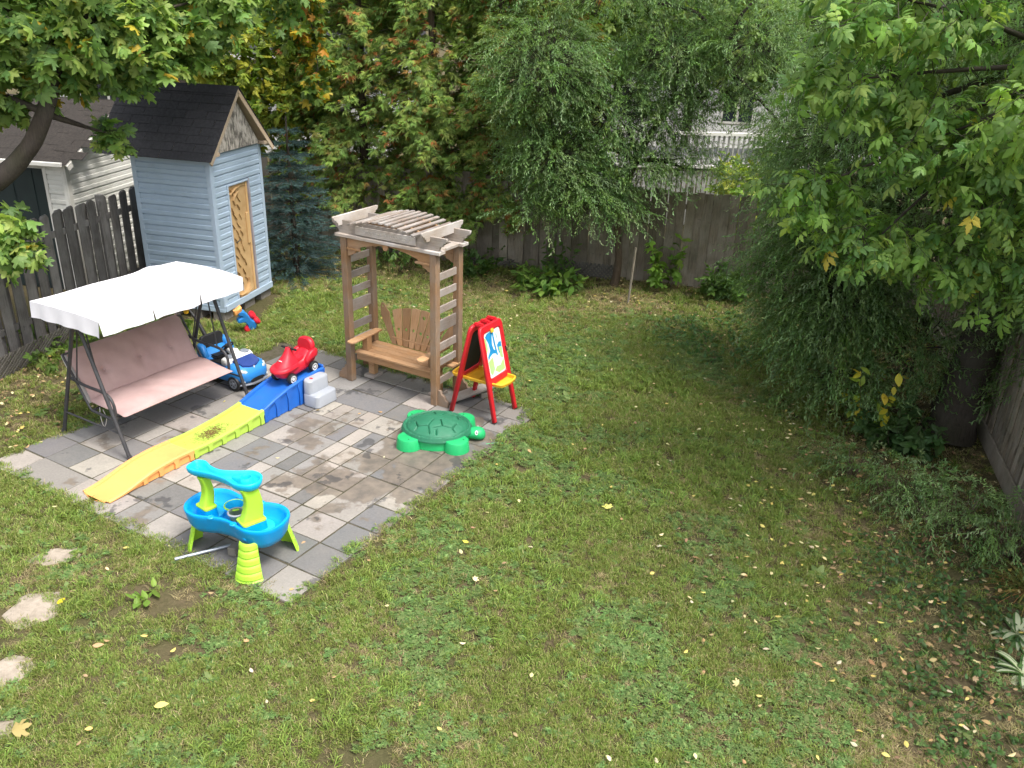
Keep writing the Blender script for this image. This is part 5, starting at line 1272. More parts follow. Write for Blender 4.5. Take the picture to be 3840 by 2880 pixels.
# ---------------------------------------------------------------- curly willows
def willow(name, label, trunk, tr, blobs, pal, group=None):
    t = thing(name, label, 'tree', trunk[0]); off = np.array(trunk[0]); tp = [Vector(p)-Vector(trunk[0]) for p in trunk]
    tube('trunk', tp, tr, BARK if tr[0] > .2 else BARKL, t, 14, 6, .10)
    P, B, S, C = [], [], [], []; T0, T1 = [], []
    for b_ in blobs:
        c, r_, n = b_[:3]; tone = b_[3] if len(b_) > 3 else (1, 1, 1)
        near = min(tp[len(tp)//3:], key=lambda q: (q-(Vector(c)-Vector(trunk[0]))).length)
        if c[2] > 1.7: limb(t, near, Vector(c)-Vector(trunk[0]), max(.02, min(.06, tr[-1])), .008, BARK, sag=.25)
        n = int(n*1.45); p, d = ell(n, c, r_, .35); az_ = np.arctan2(d[:, 1], d[:, 0])+RNG.normal(size=n)*.7
        dr = np.stack([np.cos(az_), np.sin(az_), .42+.4*RNG.normal(size=n)], 1); P.append(p); B.append(basis(dr, np.tile((0, 0, 1.), (n, 1))+.25*RNG.normal(size=(n, 3)))); S.append(.62+.55*rnd(n)); C.append(pick(pal, n, None, .2)*np.array(tone))
        T0.append(p); T1.append(np.array(c)+(p-np.array(c))*.45)
    P = np.concatenate(P); B = np.concatenate(B); S = np.concatenate(S); C = np.concatenate(C)
    leaf_mesh('crown', split(WILLOW, P-off, B, S, C), LMW, t, 'stuff'); twigs(t, np.concatenate(T0)-off, np.concatenate(T1)-off, .005, BARK)
    if group: t['group'] = group
    return t
WP = [(.18, .29, .11), (.14, .24, .085), (.25, .36, .17), (.155, .26, .075)]
willow('curly_willow', 'curly leaved willow with slim trunk in front of the brown back fence', [(1.78, 14.75, 0), (1.82, 14.72, .5), (1.75, 14.7, 1.2), (1.95, 14.7, 2.2), (2.5, 14.7, 3.2), (3.2, 14.6, 3.9)], [.085, .065, .06, .055, .05, .035],
    [((.35, 14.1, 3.7), (.85, .6, .8), 420), ((.55, 14.2, 2.45), (.7, .5, .55), 260), ((1.45, 14.4, 3.05), (.75, .5, .75), 330), ((1.0, 14.2, 1.75), (.7, .4, .45), 240), ((1.7, 14.3, 1.55), (.3, .3, .3), 40), ((2.35, 14.5, 3.95), (.8, .6, .5), 260), ((2.05, 14.4, 2.2), (.5, .4, .45), 110), ((2.35, 14.5, 2.95), (.55, .4, .5), 130), ((3.0, 14.4, 3.35), (.6, .4, .3), 90), ((.2, 14.0, 1.55), (.3, .3, .25), 26),
     ((3.5, 14.2, 4.15), (.8, .6, .55), 240), ((4.25, 13.8, 2.7), (.42, .4, .95), 220), ((3.5, 14.3, 3.35), (.5, .4, .25), 60), ((1.4, 14.7, 5.1), (1.9, 1.0, .7), 380), ((3.6, 14.4, 5.2), (1.5, .9, .6), 260), ((3.0, 14.3, 2.2), (.3, .3, .25), 22), ((2.7, 14.4, 2.35), (.35, .3, .3), 30)], WP, 'curly willows')
willow('curly_willow', 'curly leaved willow with thick leaning trunk beside the mossy side fence', [(5.25, 9.1, 0), (5.32, 9.2, .6), (5.55, 9.4, 1.5), (5.8, 9.6, 2.6), (5.6, 9.8, 4.2)], [.30, .235, .22, .19, .10],
    [((3.85, 10.3, 2.35), (.65, .6, .75), 360), ((3.75, 10.9, 1.55), (.6, .5, .7), 280), ((3.95, 10.0, 1.15), (.6, .5, .5), 250), ((4.05, 9.9, 1.5), (.55, .5, .5), 220, (.85, .85, .85)), ((4.7, 9.6, 2.6), (.9, .7, .8), 360), ((4.0, 10.6, 3.4), (.9, .7, .7), 340), ((5.5, 9.0, 3.3), (.9, .8, .8), 300), ((3.7, 11.2, 2.6), (.45, .4, .8), 160), ((4.0, 9.5, .55), (.4, .3, .25), 100), ((4.4, 10.0, 4.6), (1.6, 1.2, .7), 360), ((3.75, 10.6, .75), (.4, .4, .4), 110), ((5.7, 8.5, 1.1), (.22, .2, .4), 40), ((5.6, 8.2, 2.3), (.6, .6, .6), 140, (.8, .8, .8)), ((6.2, 9.6, 2.2), (.8, .8, 1.4), 300, (.8, .8, .8)), ((5.75, 8.7, 1.9), (.4, .35, .6), 110, (.8, .8, .8)), ((4.85, 9.6, .95), (.5, .4, .5), 130, (.9, .9, .9)), ((5.95, 9.5, .9), (.4, .4, .6), 110, (.9, .9, .9)), ((5.6, 9.0, 4.6), (1.5, 1.4, .6), 300)], WP, 'curly willows')  # toned clumps round the trunk carry shade in their leaf colour
def suckers(label, blobs):
    t = thing('willow_sucker', label, 'shrub', (blobs[0][0][0], blobs[0][0][1], 0)); off = np.array((blobs[0][0][0], blobs[0][0][1], 0.)); P, B, S, C = [], [], [], []; T0, T1 = [], []
    for c, r_, n in blobs:
        p, d = ell(n, c, r_, .2); p[:, 2] = np.abs(p[:, 2])+.05; az_ = np.arctan2(d[:, 1], d[:, 0])+RNG.normal(size=n); dr = np.stack([np.cos(az_), np.sin(az_), .5+.4*RNG.normal(size=n)], 1)
        P.append(p); B.append(basis(dr, np.tile((0, 0, 1.), (n, 1)))); S.append(.5+.4*rnd(n)); C.append(pick(WP, n, None, .2)); q = p.copy(); q[:, 2] = 0; q[:, :2] = np.array(c)[:2]+(p[:, :2]-np.array(c)[:2])*.4; T0.append(q); T1.append(p)
    leaf_mesh('foliage', split(WILLOW, np.concatenate(P)-off, np.concatenate(B), np.concatenate(S), np.concatenate(C)), LMW, t, 'stuff'); twigs(t, np.concatenate(T0)-off, np.concatenate(T1)-off, .005, BARKL)
suckers('low curly willow shoots spreading over the leaf litter in front of the thick trunk', [((4.05, 7.55, .22), (.42, .35, .2), 70), ((4.35, 7.05, .25), (.45, .35, .22), 80), ((4.75, 6.65, .25), (.45, .35, .25), 80), ((3.75, 8.1, .15), (.3, .3, .15), 30)])

# ---------------------------------------------------------------- cedars, spruce
def cedar(x, y, h, rad, label, seed, zb=1.0):
    t = thing('cedar_tree', label, 'tree', (x, y, 0), group='cedars over the back fence'); tube('trunk', [(0, 0, 0), (.04, .02, h*.4), (0, 0, h)], [.10, .07, .02], BARKL, t, 10, 6, .08)
    P, B, S, C = [], [], [], []; T0, T1 = [], []
    nb = int(165*h/6)
    for k in range(nb):
        z = zb+(h-zb)*((k+random.random())/nb)**1.05; f = (z-zb)/(h-zb); L = rad*(1-f)**.62*random.uniform(.72, 1.12)*(.72+.28*min(1, f*6)); a = random.uniform(0, 2*PI)
        if math.sin(a) > .55 and random.random() < .7: continue      # fewer on the far side
        m = int(30+46*L/rad); tt = .10+.90*rnd(m)**.75; dirh = np.array((math.cos(a), math.sin(a), 0)); perp = np.array((-math.sin(a), math.cos(a), 0))
        rise = .25*L; q = dirh*L*tt[:, None]+perp*(.38*L*.5*(1.15-tt)*RNG.normal(size=m))[:, None]; q[:, 2] += z+rise*tt-.55*L*tt**2+.06*RNG.normal(size=m)
        d = norm(dirh*.8+perp*(.7*RNG.normal(size=(m, 1)))+np.array((0, 0, -.35))+.25*RNG.normal(size=(m, 3))); up = norm(np.array((0, 0, 1.))+dirh*.55+.45*RNG.normal(size=(m, 3)))
        P.append(q); B.append(basis(d, up)); S.append(.11+.085*rnd(m)); c = pick([(.22, .315, .075), (.155, .25, .065), (.28, .36, .09), (.27, .28, .08)], m, [5, 4, 3, 1.5], .2)
        br = (rnd(m) < .055) | (rnd(m) < .10*(random.random() < .25)); c[br] = pick([(.36, .15, .045), (.28, .12, .04), (.34, .21, .06)], br.sum()); C.append(c)
        T0.append(np.array([[0, 0, z-.05]])); T1.append(q[np.argmax(tt)][None])
    leaf_mesh('crown', split(CEDAR, np.concatenate(P), np.concatenate(B), np.concatenate(S), np.concatenate(C)), LMD, t, 'stuff'); twigs(t, np.concatenate(T0), np.concatenate(T1), .009, BARKL)
cedar(-3.95, 17.5, 7.0, 1.3, 'cedar with browning sprays standing behind the blue spruce', 1, .7)
cedar(-3.05, 16.75, 7.6, 1.75, 'cedar with orange tips between the blue spruce and the arbor top', 2, .9)
cedar(-1.7, 16.45, 7.4, 1.75, 'cedar with orange tips rising directly behind the arbor', 3, 1.0)
cedar(-.45, 16.2, 7.2, 1.6, 'cedar with orange tips next to the curly willow', 4, 1.0)
cedar(.75, 16.6, 7.0, 1.5, 'cedar half hidden behind the curly willow', 5, 1.2)
def spruce():
    t = thing('blue_spruce', 'small blue spruce beside the blue shed', 'tree', (-3.95, 14.75, 0)); H_ = 2.75; tube('trunk', [(0, 0, 0), (0, 0, H_)], [.06, .012], BARK, t, 8, 4)
    P, B, S, C = [], [], [], []; T0, T1 = [], []; z = .12
    while z < H_-.05:
        f = z/H_; L = 1.05*(1-f)**.8+.05; nb = 9 if f < .8 else 5
        for k in range(nb):
            a = 2*PI*(k+random.random()*.7)/nb; l = L*random.uniform(.6, 1.16); dh = np.array((math.cos(a), math.sin(a), 0)); pp = np.array((-dh[1], dh[0], 0)); T0.append(np.array([[0, 0, z]])); T1.append((dh*l+np.array((0, 0, z-.06*l)))[None])
            m = int(10+52*l); tt = .15+.85*rnd(m); sd = RNG.choice([-1, 1], m); off_ = rnd(m)*.24*(1.1-tt)*l+.02; q = dh*l*tt[:, None]+pp*(sd*off_)[:, None]; q[:, 2] += z-.10*l*tt+.05*l*tt**3
            d = norm(dh*.8+pp*(sd*.55)[:, None]+np.array((0, 0, .02))+.15*RNG.normal(size=(m, 3))); P.append(q); B.append(basis(d, np.tile((0, 0, 1.), (m, 1))+.2*RNG.normal(size=(m, 3)))); S.append(.13+.06*rnd(m)); C.append(pick([(.075, .13, .135), (.10, .16, .17), (.055, .10, .10)], m, None, .2))
        z += .20
    leaf_mesh('crown', split(SPRUCE, np.concatenate(P), np.concatenate(B), np.concatenate(S), np.concatenate(C)), LMD, t, 'stuff'); twigs(t, np.concatenate(T0), np.concatenate(T1), .007, BARK)
spruce()

# ---------------------------------------------------------------- trees behind
broad_tree('yellow_shrub_tree', 'yellow green small leaved tree behind the blue shed roof', [(-5.4, 17.6, 0), (-5.4, 17.6, 1.5), (-5.3, 17.5, 2.6)], [.09, .07, .04],
    [((-5.2, 17.2, 3.5), (1.1, .7, .8), 190), ((-4.5, 17.0, 2.75), (.8, .6, .5), 120), ((-6.0, 17.5, 3.0), (.8, .6, .6), 100), ((-5.6, 17.6, 2.2), (.8, .5, .4), 70)], SPRIG, .26, [(.24, .31, .04), (.36, .36, .04), (.17, .26, .04)], None, LM, BARK, per=5, twig=.3)
broad_tree('tulip_tree', 'hanging branch of a tree with yellow and orange leaves before the cedars', [(-6.1, 15.8, 0), (-6.1, 15.8, 2.5), (-5.4, 15.5, 5.1), (-3.9, 15.0, 5.7)], [.08, .07, .05, .02],
    [((-3.55, 14.6, 4.25), (.42, .35, .5), 42), ((-3.35, 14.7, 3.5), (.28, .25, .4), 22), ((-3.8, 14.9, 5.0), (.8, .6, .5), 60)], MAPLE, .15, [(.16, .24, .035), (.45, .33, .03), (.44, .20, .03), (.11, .19, .04)], [4, 2.2, .8, 3], LM, BARK, per=7, twig=.3, droop=.6)
bgp = [(.15, .24, .05), (.20, .28, .06), (.11, .19, .045)]
k = 0
for x, y, z, r_, lab in ((-9.5, 19.5, 4.4, 2.0, 'leafy tree behind the white clapboard shed'), (-7.6, 22, 5.6, 2.0, 'tall leafy tree rising over the yellow green tree'), (-2.2, 21.5, 5.8, 2.2, 'tall leafy tree behind the cedars beyond the fence'), (1.5, 22.5, 5.0, 2.0, 'leafy tree behind the cedar and the deck end'), (6.6, 21.5, 4.6, 2.0, 'leafy tree beside the raised deck'), (9.3, 18, 4.0, 2.2, 'leafy tree beyond the corner of the back fence'), (9.0, 13, 4.2, 2.0, 'leafy tree beyond the mossy side fence'), (8.6, 9.6, 3.2, 2.1, 'low unseen tree added beyond the mossy side fence to block light'), (8.0, 6.6, 3.0, 1.9, 'low unseen tree added past the hosta to darken the border'), (4.6, 25, 5.6, 2.0, 'leafy tree standing behind the raised deck')):  # the two low trees past the side fence are added to block light
    broad_tree('leafy_tree', lab, [(x, y, 0), (x+.1, y, 1.5), (x, y, z-.5)], [.17, .13, .06], [((x, y, z), (r_, r_*.8, r_*.75), 230), ((x-r_*.7, y, z-r_*.4), (r_*.7, r_*.6, r_*.5), 120), ((x+r_*.7, y, z-r_*.5), (r_*.7, r_*.6, r_*.5), 120)], SPRIG, .42, bgp, None, LM, BARK, group='leafy trees beyond the fences', per=4, twig=.5)
# ================================================================ lawn, litter and small plants
class VN:                                                            # cheap tiling-free value noise
    def __init__(s, seed): s.g = np.random.default_rng(seed).random((64, 64))
    def __call__(s, x, y, sc):
        x = np.asarray(x)/sc+31.7; y = np.asarray(y)/sc+17.3; i = np.floor(x).astype(int); j = np.floor(y).astype(int); fx = x-i; fy = y-j; fx = fx*fx*(3-2*fx); fy = fy*fy*(3-2*fy); g = s.g
        return (g[i % 64, j % 64]*(1-fx)+g[(i+1) % 64, j % 64]*fx)*(1-fy)+(g[i % 64, (j+1) % 64]*(1-fx)+g[(i+1) % 64, (j+1) % 64]*fx)*fy
    def fbm(s, x, y, sc): return .5*s(x, y, sc)+.3*s(x, y, sc*.43)+.2*s(x, y, sc*.19)
N1, N2, N3 = VN(1), VN(2), VN(3)
def in_patio(x, y, m=0):
    u = UD[0]*x+UD[1]*y; v = VD[0]*x+VD[1]*y
    return (u > PU-m) & (u < PU+11*DU+m) & (v > PV-m) & (v < PV+11*DV+m), np.minimum.reduce([u-PU, PU+11*DU-u, v-PV, PV+11*DV-v])
STONES = [(-3.98, 6.18, .15), (-3.80, 5.47, .20), (-3.66, 4.74, .17), (-3.42, 4.22, .12)]
def yard(x, y, m=0.):                                                # inside the three fences
    return (x > -7.10+(y-7.6)*.1967+.1+m) & (x < 4.55+(y-5.0)*.281-.1-m) & (y < 17.35-(x+6.4)*.252-.1-m) & (y > 3.3)
def shade(x, y):                                                     # bare ground under the trees along the back and right
    right = (x-(2.35+.17*(y-5.0)))*.85; back = (y-(11.5-.2*(x-1)))/2.5; left = -4.75-x+.12*(y-9)*(y < 11)
    return np.clip(np.maximum.reduce([right/1.0, back/1.0, np.where(y > 7.5, left/.8, -1)]), -1, 1)

def blade_t(seed, n, Lr, w, lean, rad, cols):
    r = random.Random(seed); ts = []
    for k in range(n):
        a, b_ = r.uniform(0, 2*PI), r.uniform(0, 2*PI); q = rad*math.sqrt(r.random()); L = r.uniform(*Lr); ln = r.uniform(*lean); c = r.choice(cols); f = r.uniform(.75, 1.25)
        d = (math.cos(a), math.sin(a)); p = (q*math.cos(b_), q*math.sin(b_)); up = math.sqrt(max(1-ln*ln, .02))
        pts = [(p[0], p[1], 0), (p[0]+d[0]*L*ln*.4, p[1]+d[1]*L*ln*.4, L*up*.62), (p[0]+d[0]*L*ln, p[1]+d[1]*L*ln, L*up*.8+.004)]
        ts.append(strip_t(pts, w, (c[0]*f, c[1]*f, c[2]*f)))
    return join_t(ts)
gA = [(.195, .27, .05), (.145, .22, .04), (.245, .31, .065), (.28, .28, .09)]; gS = [(.42, .35, .19), (.33, .26, .14), (.28, .24, .11)]
def clover_t(seed, n, rad, s, cols, h=(.012, .03)):
    r = random.Random(seed); ts = []
    for k in range(n):
        b_ = r.uniform(0, 2*PI); q = rad*math.sqrt(r.random()); z = r.uniform(*h); c = r.choice(cols); f = r.uniform(.8, 1.25); a0 = r.uniform(0, 2*PI)
        for j in range(3):
            a = a0+2*PI*j/3; ts.append(xf(OVATE[0], (q*math.cos(b_), q*math.sin(b_), z), (math.cos(a), math.sin(a), r.uniform(-.1, .3)), (r.uniform(-.3, .3), r.uniform(-.3, .3), 1), s*r.uniform(.8, 1.2), (c[0]*f, c[1]*f, c[2]*f)))
    return join_t(ts)
def rosette_t(seed, n, L, cols, tm=OVATE, rise=.35, up=.02):
    r = random.Random(seed); ts = []
    for k in range(n):
        a = 2*PI*k/n+r.uniform(-.4, .4); c = r.choice(cols); f = r.uniform(.85, 1.2)
        ts.append(xf(tm[r.randrange(len(tm))], (0, 0, up*r.random()), (math.cos(a), math.sin(a), r.uniform(.1, rise)), (0, 0, 1), L*r.uniform(.7, 1.15), (c[0]*f, c[1]*f, c[2]*f)))
    return join_t(ts)
gC = [(.15, .235, .07), (.115, .195, .055), (.20, .275, .09)]
TEMPL = [blade_t(1, 34, (.025, .055), .0042, (.3, .95), .055, gA), blade_t(2, 34, (.025, .05), .0042, (.4, .98), .055, gA+gS[:1]), blade_t(3, 30, (.03, .06), .0045, (.3, .9), .05, gA), blade_t(4, 16, (.06, .12), .006, (.5, .95), .05, gA[:3]),
         blade_t(5, 34, (.03, .06), .0035, (.85, .995), .06, gS), blade_t(6, 30, (.025, .05), .004, (.6, .99), .055, gS+gA), clover_t(7, 13, .05, .019, gC), clover_t(8, 9, .045, .024, gC), rosette_t(9, 7, .075, gC), rosette_t(10, 9, .11, [(.13, .21, .04)]+gC, rise=.6)]
def lawn():
    gm = leafmat('grass_blade', .3, .55, .3, rnd=.22)
    gc = bpy.data.collections.new('lawn_templates')
    for k, t in enumerate(TEMPL):
        o = leaf_mesh('tuft_%02d' % k, [(t, np.zeros((1, 3)), np.eye(3)[None], [1], np.ones((1, 3)))], gm); COL.objects.unlink(o); gc.objects.link(o)
    n = 108000; x = RNG.uniform(-6.9, 6.8, n); y = 3.4+13.6*RNG.random(n)**1.25; ok = yard(x, y)
    # keep to what the yard can show
    ok &= np.abs(x) < .72*y+1.2
    pin, pd = in_patio(x, y); edge = np.clip(pd/.10, 0, 9); ok &= ~(pin & (rnd(n) < np.clip(edge-.25+.8*(N1(x, y, .25)-.35), 0, 1)))
    ok &= ~(pin & (pd > .17))
    for sx, sy, sr in STONES: d = np.hypot(x-sx, y-sy); ok &= ~(d < sr*(.5+.6*N2(x, y, .12)))
    ok &= ~((x < -5.0) & (y > 11.9) & (y < 13.9) & (x > -5.9)); ok &= ~((x > -6.0) & (x < -3.9) & (np.abs(y-12.9+.25*(x+4.4)) < .8))
    sh = shade(x, y); g = N1.fbm(x, y, 1.3); g2 = N2.fbm(x, y, .5)
    # bare, trodden soil near the patio corner and along its right side
    bare = np.exp(-(((x+2.75)/.45)**2+((y-5.62)/.28)**2))+.9*np.exp(-(((x+2.6)/.25)**2+((y-5.0)/.2)**2))+.9*np.exp(-(((x+.9)/.45)**2+((y-4.05)/.22)**2))
    bare += .55*np.exp(-(((x+4.0)/.35)**2+((y-4.9)/1.2)**2)); bare += 1.0*((pd > -.10) & (pd < .02))*(UD[0]*x+UD[1]*y > -4.6)*.45
    ok &= rnd(n) > np.clip(bare*1.1+.74*np.clip(sh, 0, 1)-.25*(g2-.5), 0, .96)
    x, y, sh, g, g2, bare = (a[ok] for a in (x, y, sh, g, g2, bare)); n = len(x)
    dry = np.clip((g-.53)*2.6+.5*np.clip(sh, 0, 1)+.5*bare+.10, .05, .85)*(.45+.55*g2*1.6); clo = np.clip((N3.fbm(x, y, .8)-.42)*3.2, .04, .75)*(1-.3*np.clip(sh, 0, 1)); clo = np.where(y > 12, clo*.6, clo)
    r1, r2 = rnd(n), rnd(n); idx = RNG.choice([0, 1, 2], n); idx = np.where(r1 < dry, np.where(r2 < .5, 4, 5), idx)
    q = (r1 >= dry) & (r2 < clo); idx = np.where(q, RNG.choice([6, 7, 8], n, p=[.6, .38, .02]), idx)
    coarse = (N2.fbm(x+9, y, .9) > .56) & (rnd(n) < .35) & (idx < 3); idx = np.where(coarse, 3, idx); idx = np.where((rnd(n) < .0006) & (sh < .5), 9, idx)
    far = np.clip((y-6)/9, 0, 1); s = (.60+.46*rnd(n))*(1+.8*far)
    me = bpy.data.meshes.new('grass'); me.vertices.add(n); me.vertices.foreach_set('co', np.stack([x, y, np.full(n, .0)], 1).astype(np.float32).ravel())
    at = me.attributes.new('idx', 'INT', 'POINT'); at.data.foreach_set('value', idx.astype(np.int32)); at = me.attributes.new('scl', 'FLOAT', 'POINT'); at.data.foreach_set('value', s.astype(np.float32))
    at = me.attributes.new('rot', 'FLOAT_VECTOR', 'POINT'); at.data.foreach_set('vector', np.stack([.12*RNG.normal(size=n), .12*RNG.normal(size=n), 2*PI*rnd(n)], 1).astype(np.float32).ravel())
    o = obj('grass', me, None); tag(o, 'mown lawn of grass, clover and dry patches', 'grass', kind='stuff')
    ng = bpy.data.node_groups.new('lawn', 'GeometryNodeTree'); ng.interface.new_socket('Geometry', in_out='INPUT', socket_type='NodeSocketGeometry'); ng.interface.new_socket('Geometry', in_out='OUTPUT', socket_type='NodeSocketGeometry')
    N = ng.nodes; L = ng.links; gi = N.new('NodeGroupInput'); go = N.new('NodeGroupOutput'); iop = N.new('GeometryNodeInstanceOnPoints'); ci = N.new('GeometryNodeCollectionInfo')
    ci.inputs['Collection'].default_value = gc; ci.inputs['Separate Children'].default_value = True; ci.inputs['Reset Children'].default_value = True
    def na(name, ty): a = N.new('GeometryNodeInputNamedAttribute'); a.data_type = ty; a.inputs[0].default_value = name; return a.outputs[0]
    L.new(gi.outputs[0], iop.inputs['Points']); L.new(ci.outputs[0], iop.inputs['Instance']); iop.inputs['Pick Instance'].default_value = True
    L.new(na('idx', 'INT'), iop.inputs['Instance Index']); L.new(na('rot', 'FLOAT_VECTOR'), iop.inputs['Rotation']); L.new(na('scl', 'FLOAT'), iop.inputs['Scale']); L.new(iop.outputs[0], go.inputs[0])
    md = o.modifiers.new('lawn', 'NODES'); md.node_group = ng
lawn()

# ---------------------------------------------------------------- fallen leaves
LIT = leafmat('litter_leaf', .12, .6, .25)
def litter():
    n = 8500; x = RNG.uniform(-6.8, 6.6, n); y = 3.5+12.6*rnd(n)**1.1; sh = shade(x, y)
    dens = np.clip(.04+.17*np.clip((x-.6)/2, 0, 1)+.75*np.clip(sh, 0, 1)**1.2+.3*np.clip((x-1.9)/1.2, 0, 1)*(y < 10), 0, 1)*(.5+N1(x, y, .7)); ok = yard(x, y) & (rnd(n) < dens)
    pin, pd = in_patio(x, y); ok &= ~(pin & (rnd(n) < .35)); ok &= ~((x > -6.0) & (x < -3.95) & (np.abs(y-12.9+.25*(x+4.4)) < .8))
    x, y, sh = x[ok], y[ok], sh[ok]; n = len(x); pin = in_patio(x, y)[0]
    P = np.stack([x, y, np.where(pin, .020, .045)+.016*rnd(n)*~pin], 1); a = 2*PI*rnd(n); D = np.stack([np.cos(a), np.sin(a), .15*RNG.normal(size=n)], 1); up = np.array((0, 0, 1.))+.28*RNG.normal(size=(n, 3))
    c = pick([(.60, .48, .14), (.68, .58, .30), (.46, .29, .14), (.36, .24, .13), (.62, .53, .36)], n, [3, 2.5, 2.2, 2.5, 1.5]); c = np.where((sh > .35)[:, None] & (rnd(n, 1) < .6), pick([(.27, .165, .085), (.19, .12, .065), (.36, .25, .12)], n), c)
    s = np.where(sh > .3, .032+.034*rnd(n), .032+.028*rnd(n)); LFS = OVATE+[MAPLE[1]]; kk = RNG.choice(4, n, p=[.32, .32, .3, .06])
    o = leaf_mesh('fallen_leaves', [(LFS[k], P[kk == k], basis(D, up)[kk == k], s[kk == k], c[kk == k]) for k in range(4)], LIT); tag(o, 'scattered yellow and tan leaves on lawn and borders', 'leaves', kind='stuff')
litter()
def one_leaf(label, x, y, s, col, rz, tm=OVATE[0], z=.045):
    o = leaf_mesh('fallen_leaf', [(tm, np.zeros((1, 3)), basis(np.array([[math.cos(rz), math.sin(rz), .05]]), np.array([[.1, -.2, 1.]])), [s], np.array([col]))], LIT); o.location = (x, y, z); tag(o, label, 'leaf')
one_leaf('bright yellow curled leaf on the round stepping stone', -3.64, 5.52, .085, (.70, .58, .02), 1.2, z=.024)
one_leaf('large brown and green maple leaf beside the last stepping stone', -3.27, 4.18, .13, (.34, .27, .10), .6, MAPLE[0], .05)
one_leaf('tan curled leaf on the grass between stepping stones and patio corner', -3.12, 5.03, .085, (.50, .30, .16), .2)
one_leaf('long yellow leaf blade lying on the grass below the patio corner', -2.42, 4.45, .10, (.62, .52, .16), .35, OVATE[1])
one_leaf('yellow lobed leaf on the open lawn beyond the sandbox head', 1.02, 7.22, .10, (.62, .60, .16), 2.0, MAPLE[1])
one_leaf('yellow leaf on the grass beside the patio edge', -.35, 6.55, .07, (.66, .58, .08), 2.6)
one_leaf('brown leaf on the cracked stepping stone', -3.72, 4.80, .075, (.42, .20, .09), 2.4, z=.024)

# ---------------------------------------------------------------- small plants
def plant(name, label, loc, n, h, rad, tms, size, pal, cat='plant', per=7, droop=.3, stem=.004, group=None, w=None, spread=1., mat=None, parts=False):
    t = thing(name, label, cat, (loc[0], loc[1], 0), group=group); a = 2*PI*rnd(n); q = rad*np.sqrt(rnd(n)); b_ = np.stack([q*np.cos(a)*.5, q*np.sin(a)*.5, np.zeros(n)], 1); tip = np.stack([q*np.cos(a)*1.1, q*np.sin(a)*1.1, h*(.55+.5*rnd(n))], 1)
    twigs(t, b_, tip, stem, BARKL); P, B, S, C = [], [], [], []
    for k in range(per):
        f = .25+.75*(k+rnd(n, 1))/per; p = b_+(tip-b_)*f; d = norm(np.stack([np.cos(a), np.sin(a), 0*a], 1)*.6+RNG.normal(size=(n, 3))*.7*spread+np.array((0, 0, -droop))); P.append(p); B.append(basis(d, np.array((0, 0, 1.))+.3*RNG.normal(size=(n, 3)))); S.append(size*(.7+.6*rnd(n))); C.append(pick(pal, n, w))
    P, B, S, C = (np.concatenate(q) for q in (P, B, S, C))
    if not parts: leaf_mesh('foliage', split(tms, P, B, S, C), mat or LM, t, 'stuff'); return t
    ms = {}
    for i in range(len(P)):                                          # big leaves: each one a part, meshes shared
        k = (random.randrange(len(tms)), random.randrange(4))
        if k not in ms: o = leaf_mesh('leaf', [(tms[k[0]], np.zeros((1, 3)), np.eye(3)[None], [1], C[i][None])], mat or LM); ms[k] = o.data; bpy.data.objects.remove(o)
        o = obj('leaf', ms[k], None, t); o.matrix_basis = Matrix([[*(B[i][r_]*S[i]), P[i][r_]] for r_ in range(3)]+[[0, 0, 0, 1]])
    return t
plant('peony', 'low leafy green peony clump at the foot of the brown fence', (.55, 14.35), 50, .42, .62, OVATE, .17, [(.14, .27, .05), (.10, .20, .04), (.19, .32, .06)], per=6, droop=.35, parts=True)
plant('peony', 'upright leafy stems behind the low peony clump', (.75, 14.9), 14, .8, .3, OVATE, .13, [(.12, .22, .05), (.09, .17, .04)], per=7)
plant('sapling', 'lime green maple sapling standing against the brown fence', (2.62, 14.55), 10, .95, .32, MAPLE, .17, [(.19, .33, .05), (.14, .26, .045)], per=7, parts=True)
plant('weed_clump', 'bushy weeds at the fence foot beside the willow border', (3.65, 14.25), 26, .55, .42, SPRIG, .26, [(.10, .19, .04), (.14, .25, .05)], 'weeds', per=5)
plant('goldenrod', 'tall narrow leaved weeds growing behind the arbor', (-2.35, 15.35), 60, .95, .95, [strip and OVATE[1] for strip in (1,)], .10, [(.11, .20, .05), (.14, .24, .06), (.19, .26, .08)], 'weeds', per=11, spread=.8)
plant('goldenrod', 'shaded weeds between the arbor and the lattice piece', (-.75, 15.2), 20, .5, .45, SPRIG, .24, [(.08, .16, .04), (.11, .19, .04)], 'weeds', per=5)
plant('yellow_sapling', 'small sapling with yellow leaves in front of the thick willow trunk', (4.35, 9.15), 9, 1.0, .42, OVATE, .13, [(.55, .50, .05), (.30, .42, .06), (.60, .48, .06)], per=6, parts=True)
plant('weed_clump', 'dark green weeds round the foot of the thick willow trunk', (4.5, 8.8), 34, .45, .42, SPRIG, .24, [(.07, .14, .045), (.09, .17, .05)], 'weeds', per=5)
plant('weed_clump', 'weeds growing along the lattice strip by the grey fence', (-6.2, 10.7), 44, .34, .8, SPRIG, .2, [(.13, .22, .045), (.17, .25, .05), (.10, .17, .04)], 'weeds', per=4)
plant('weed_clump', 'scrubby weeds between the swing and the blue shed', (-5.6, 11.6), 40, .28, .75, SPRIG, .18, [(.11, .19, .04), (.15, .22, .05)], 'weeds', per=4)
plant('broadleaf_weed', 'lime broadleaf weed in the grass by the patio corner', (-2.95, 5.62), 7, .09, .12, OVATE, .095, [(.22, .36, .06), (.17, .30, .05)], 'weed', per=3, parts=True)
plant('ivy_patch', 'dark ivy ground cover along the willow border', (3.3, 12.2), 260, .12, 1.2, OVATE, .07, [(.07, .15, .045), (.10, .19, .05)], per=4, stem=.0012)
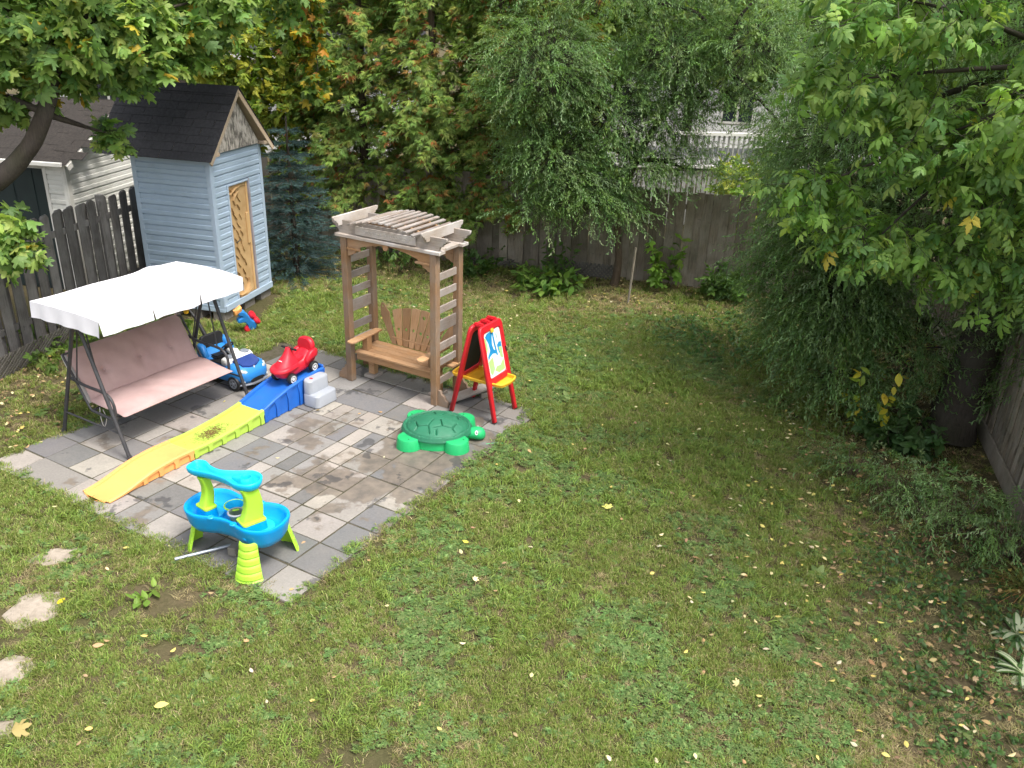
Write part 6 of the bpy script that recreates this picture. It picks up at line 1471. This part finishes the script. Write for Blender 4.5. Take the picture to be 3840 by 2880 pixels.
plant('ivy_patch', 'green ground cover below the variegated hosta', (3.6, 4.75), 230, .08, .85, OVATE, .05, [(.09, .18, .05), (.07, .14, .04)], per=4, stem=.0012)
plant('ivy_patch', 'ground cover spreading below the low willow shoots', (3.95, 6.2), 240, .09, .9, OVATE, .05, [(.08, .16, .045), (.06, .125, .04)], per=4, stem=.0012)
def hosta(x, y, label, seed):
    r = random.Random(seed); th = thing('hosta', label, 'plant', (x, y, 0))
    for k in range(26):
        a = r.uniform(0, 2*PI); L = r.uniform(.20, .30); el_ = r.uniform(.15, .9); d0 = np.array((math.cos(a), math.sin(a), el_)); d0 /= np.linalg.norm(d0); pts = []
        for j in range(7): f = j/6; pts.append(d0*L*f+np.array((0, 0, -.20*L*f*f*2.2)))
        t = join_t([strip_t(pts, .075, (.10, .20, .06)), strip_t([p+np.array((0, 0, .004)) for p in pts], .04, (.62, .66, .46))])
        leaf_mesh('leaf', [(t, np.zeros((1, 3)), np.eye(3)[None], [1], np.ones((1, 3)))], LM, th)
hosta(4.22, 5.58, 'variegated hosta with cream striped leaves by the side fence', 1); hosta(4.02, 5.12, 'smaller variegated hosta beside the ground cover', 2)
def dry_tuft():
    r = random.Random(3); ts = []
    for k in range(70):
        a = r.uniform(0, 2*PI); L = r.uniform(.3, .6); e = r.uniform(.2, 1.1); d = np.array((math.cos(a), math.sin(a), e)); d /= np.linalg.norm(d); c = r.choice([(.33, .24, .08), (.24, .26, .07), (.36, .20, .08)])
        ts.append(strip_t([d*L*j/4+np.array((0, 0, -.45*L*(j/4)**2)) for j in range(5)], .009, c))
    th = thing('dry_grass_tuft', 'arching tuft of dry yellow grass blades by the side fence', 'grass', (4.62, 6.15, 0)); leaf_mesh('blades', [(join_t(ts), np.zeros((1, 3)), np.eye(3)[None], [1], np.ones((1, 3)))], LM, th, 'stuff')
dry_tuft()
sk = tube('garden_stake', [(1.92, 13.75, 0), (1.95, 13.80, .45), (1.98, 13.86, .95)], .02, M['fence_brown'], None, 5); tag(sk, 'thin wooden stake leaning beside the slim willow trunk', 'stake')

plant('lime_bush', 'bright yellow green bush standing in front of the raised deck', (5.0, 18.3), 60, 2.0, .9, SPRIG, .34, [(.30, .40, .06), (.38, .44, .08), (.22, .34, .06)], 'bush', per=7)
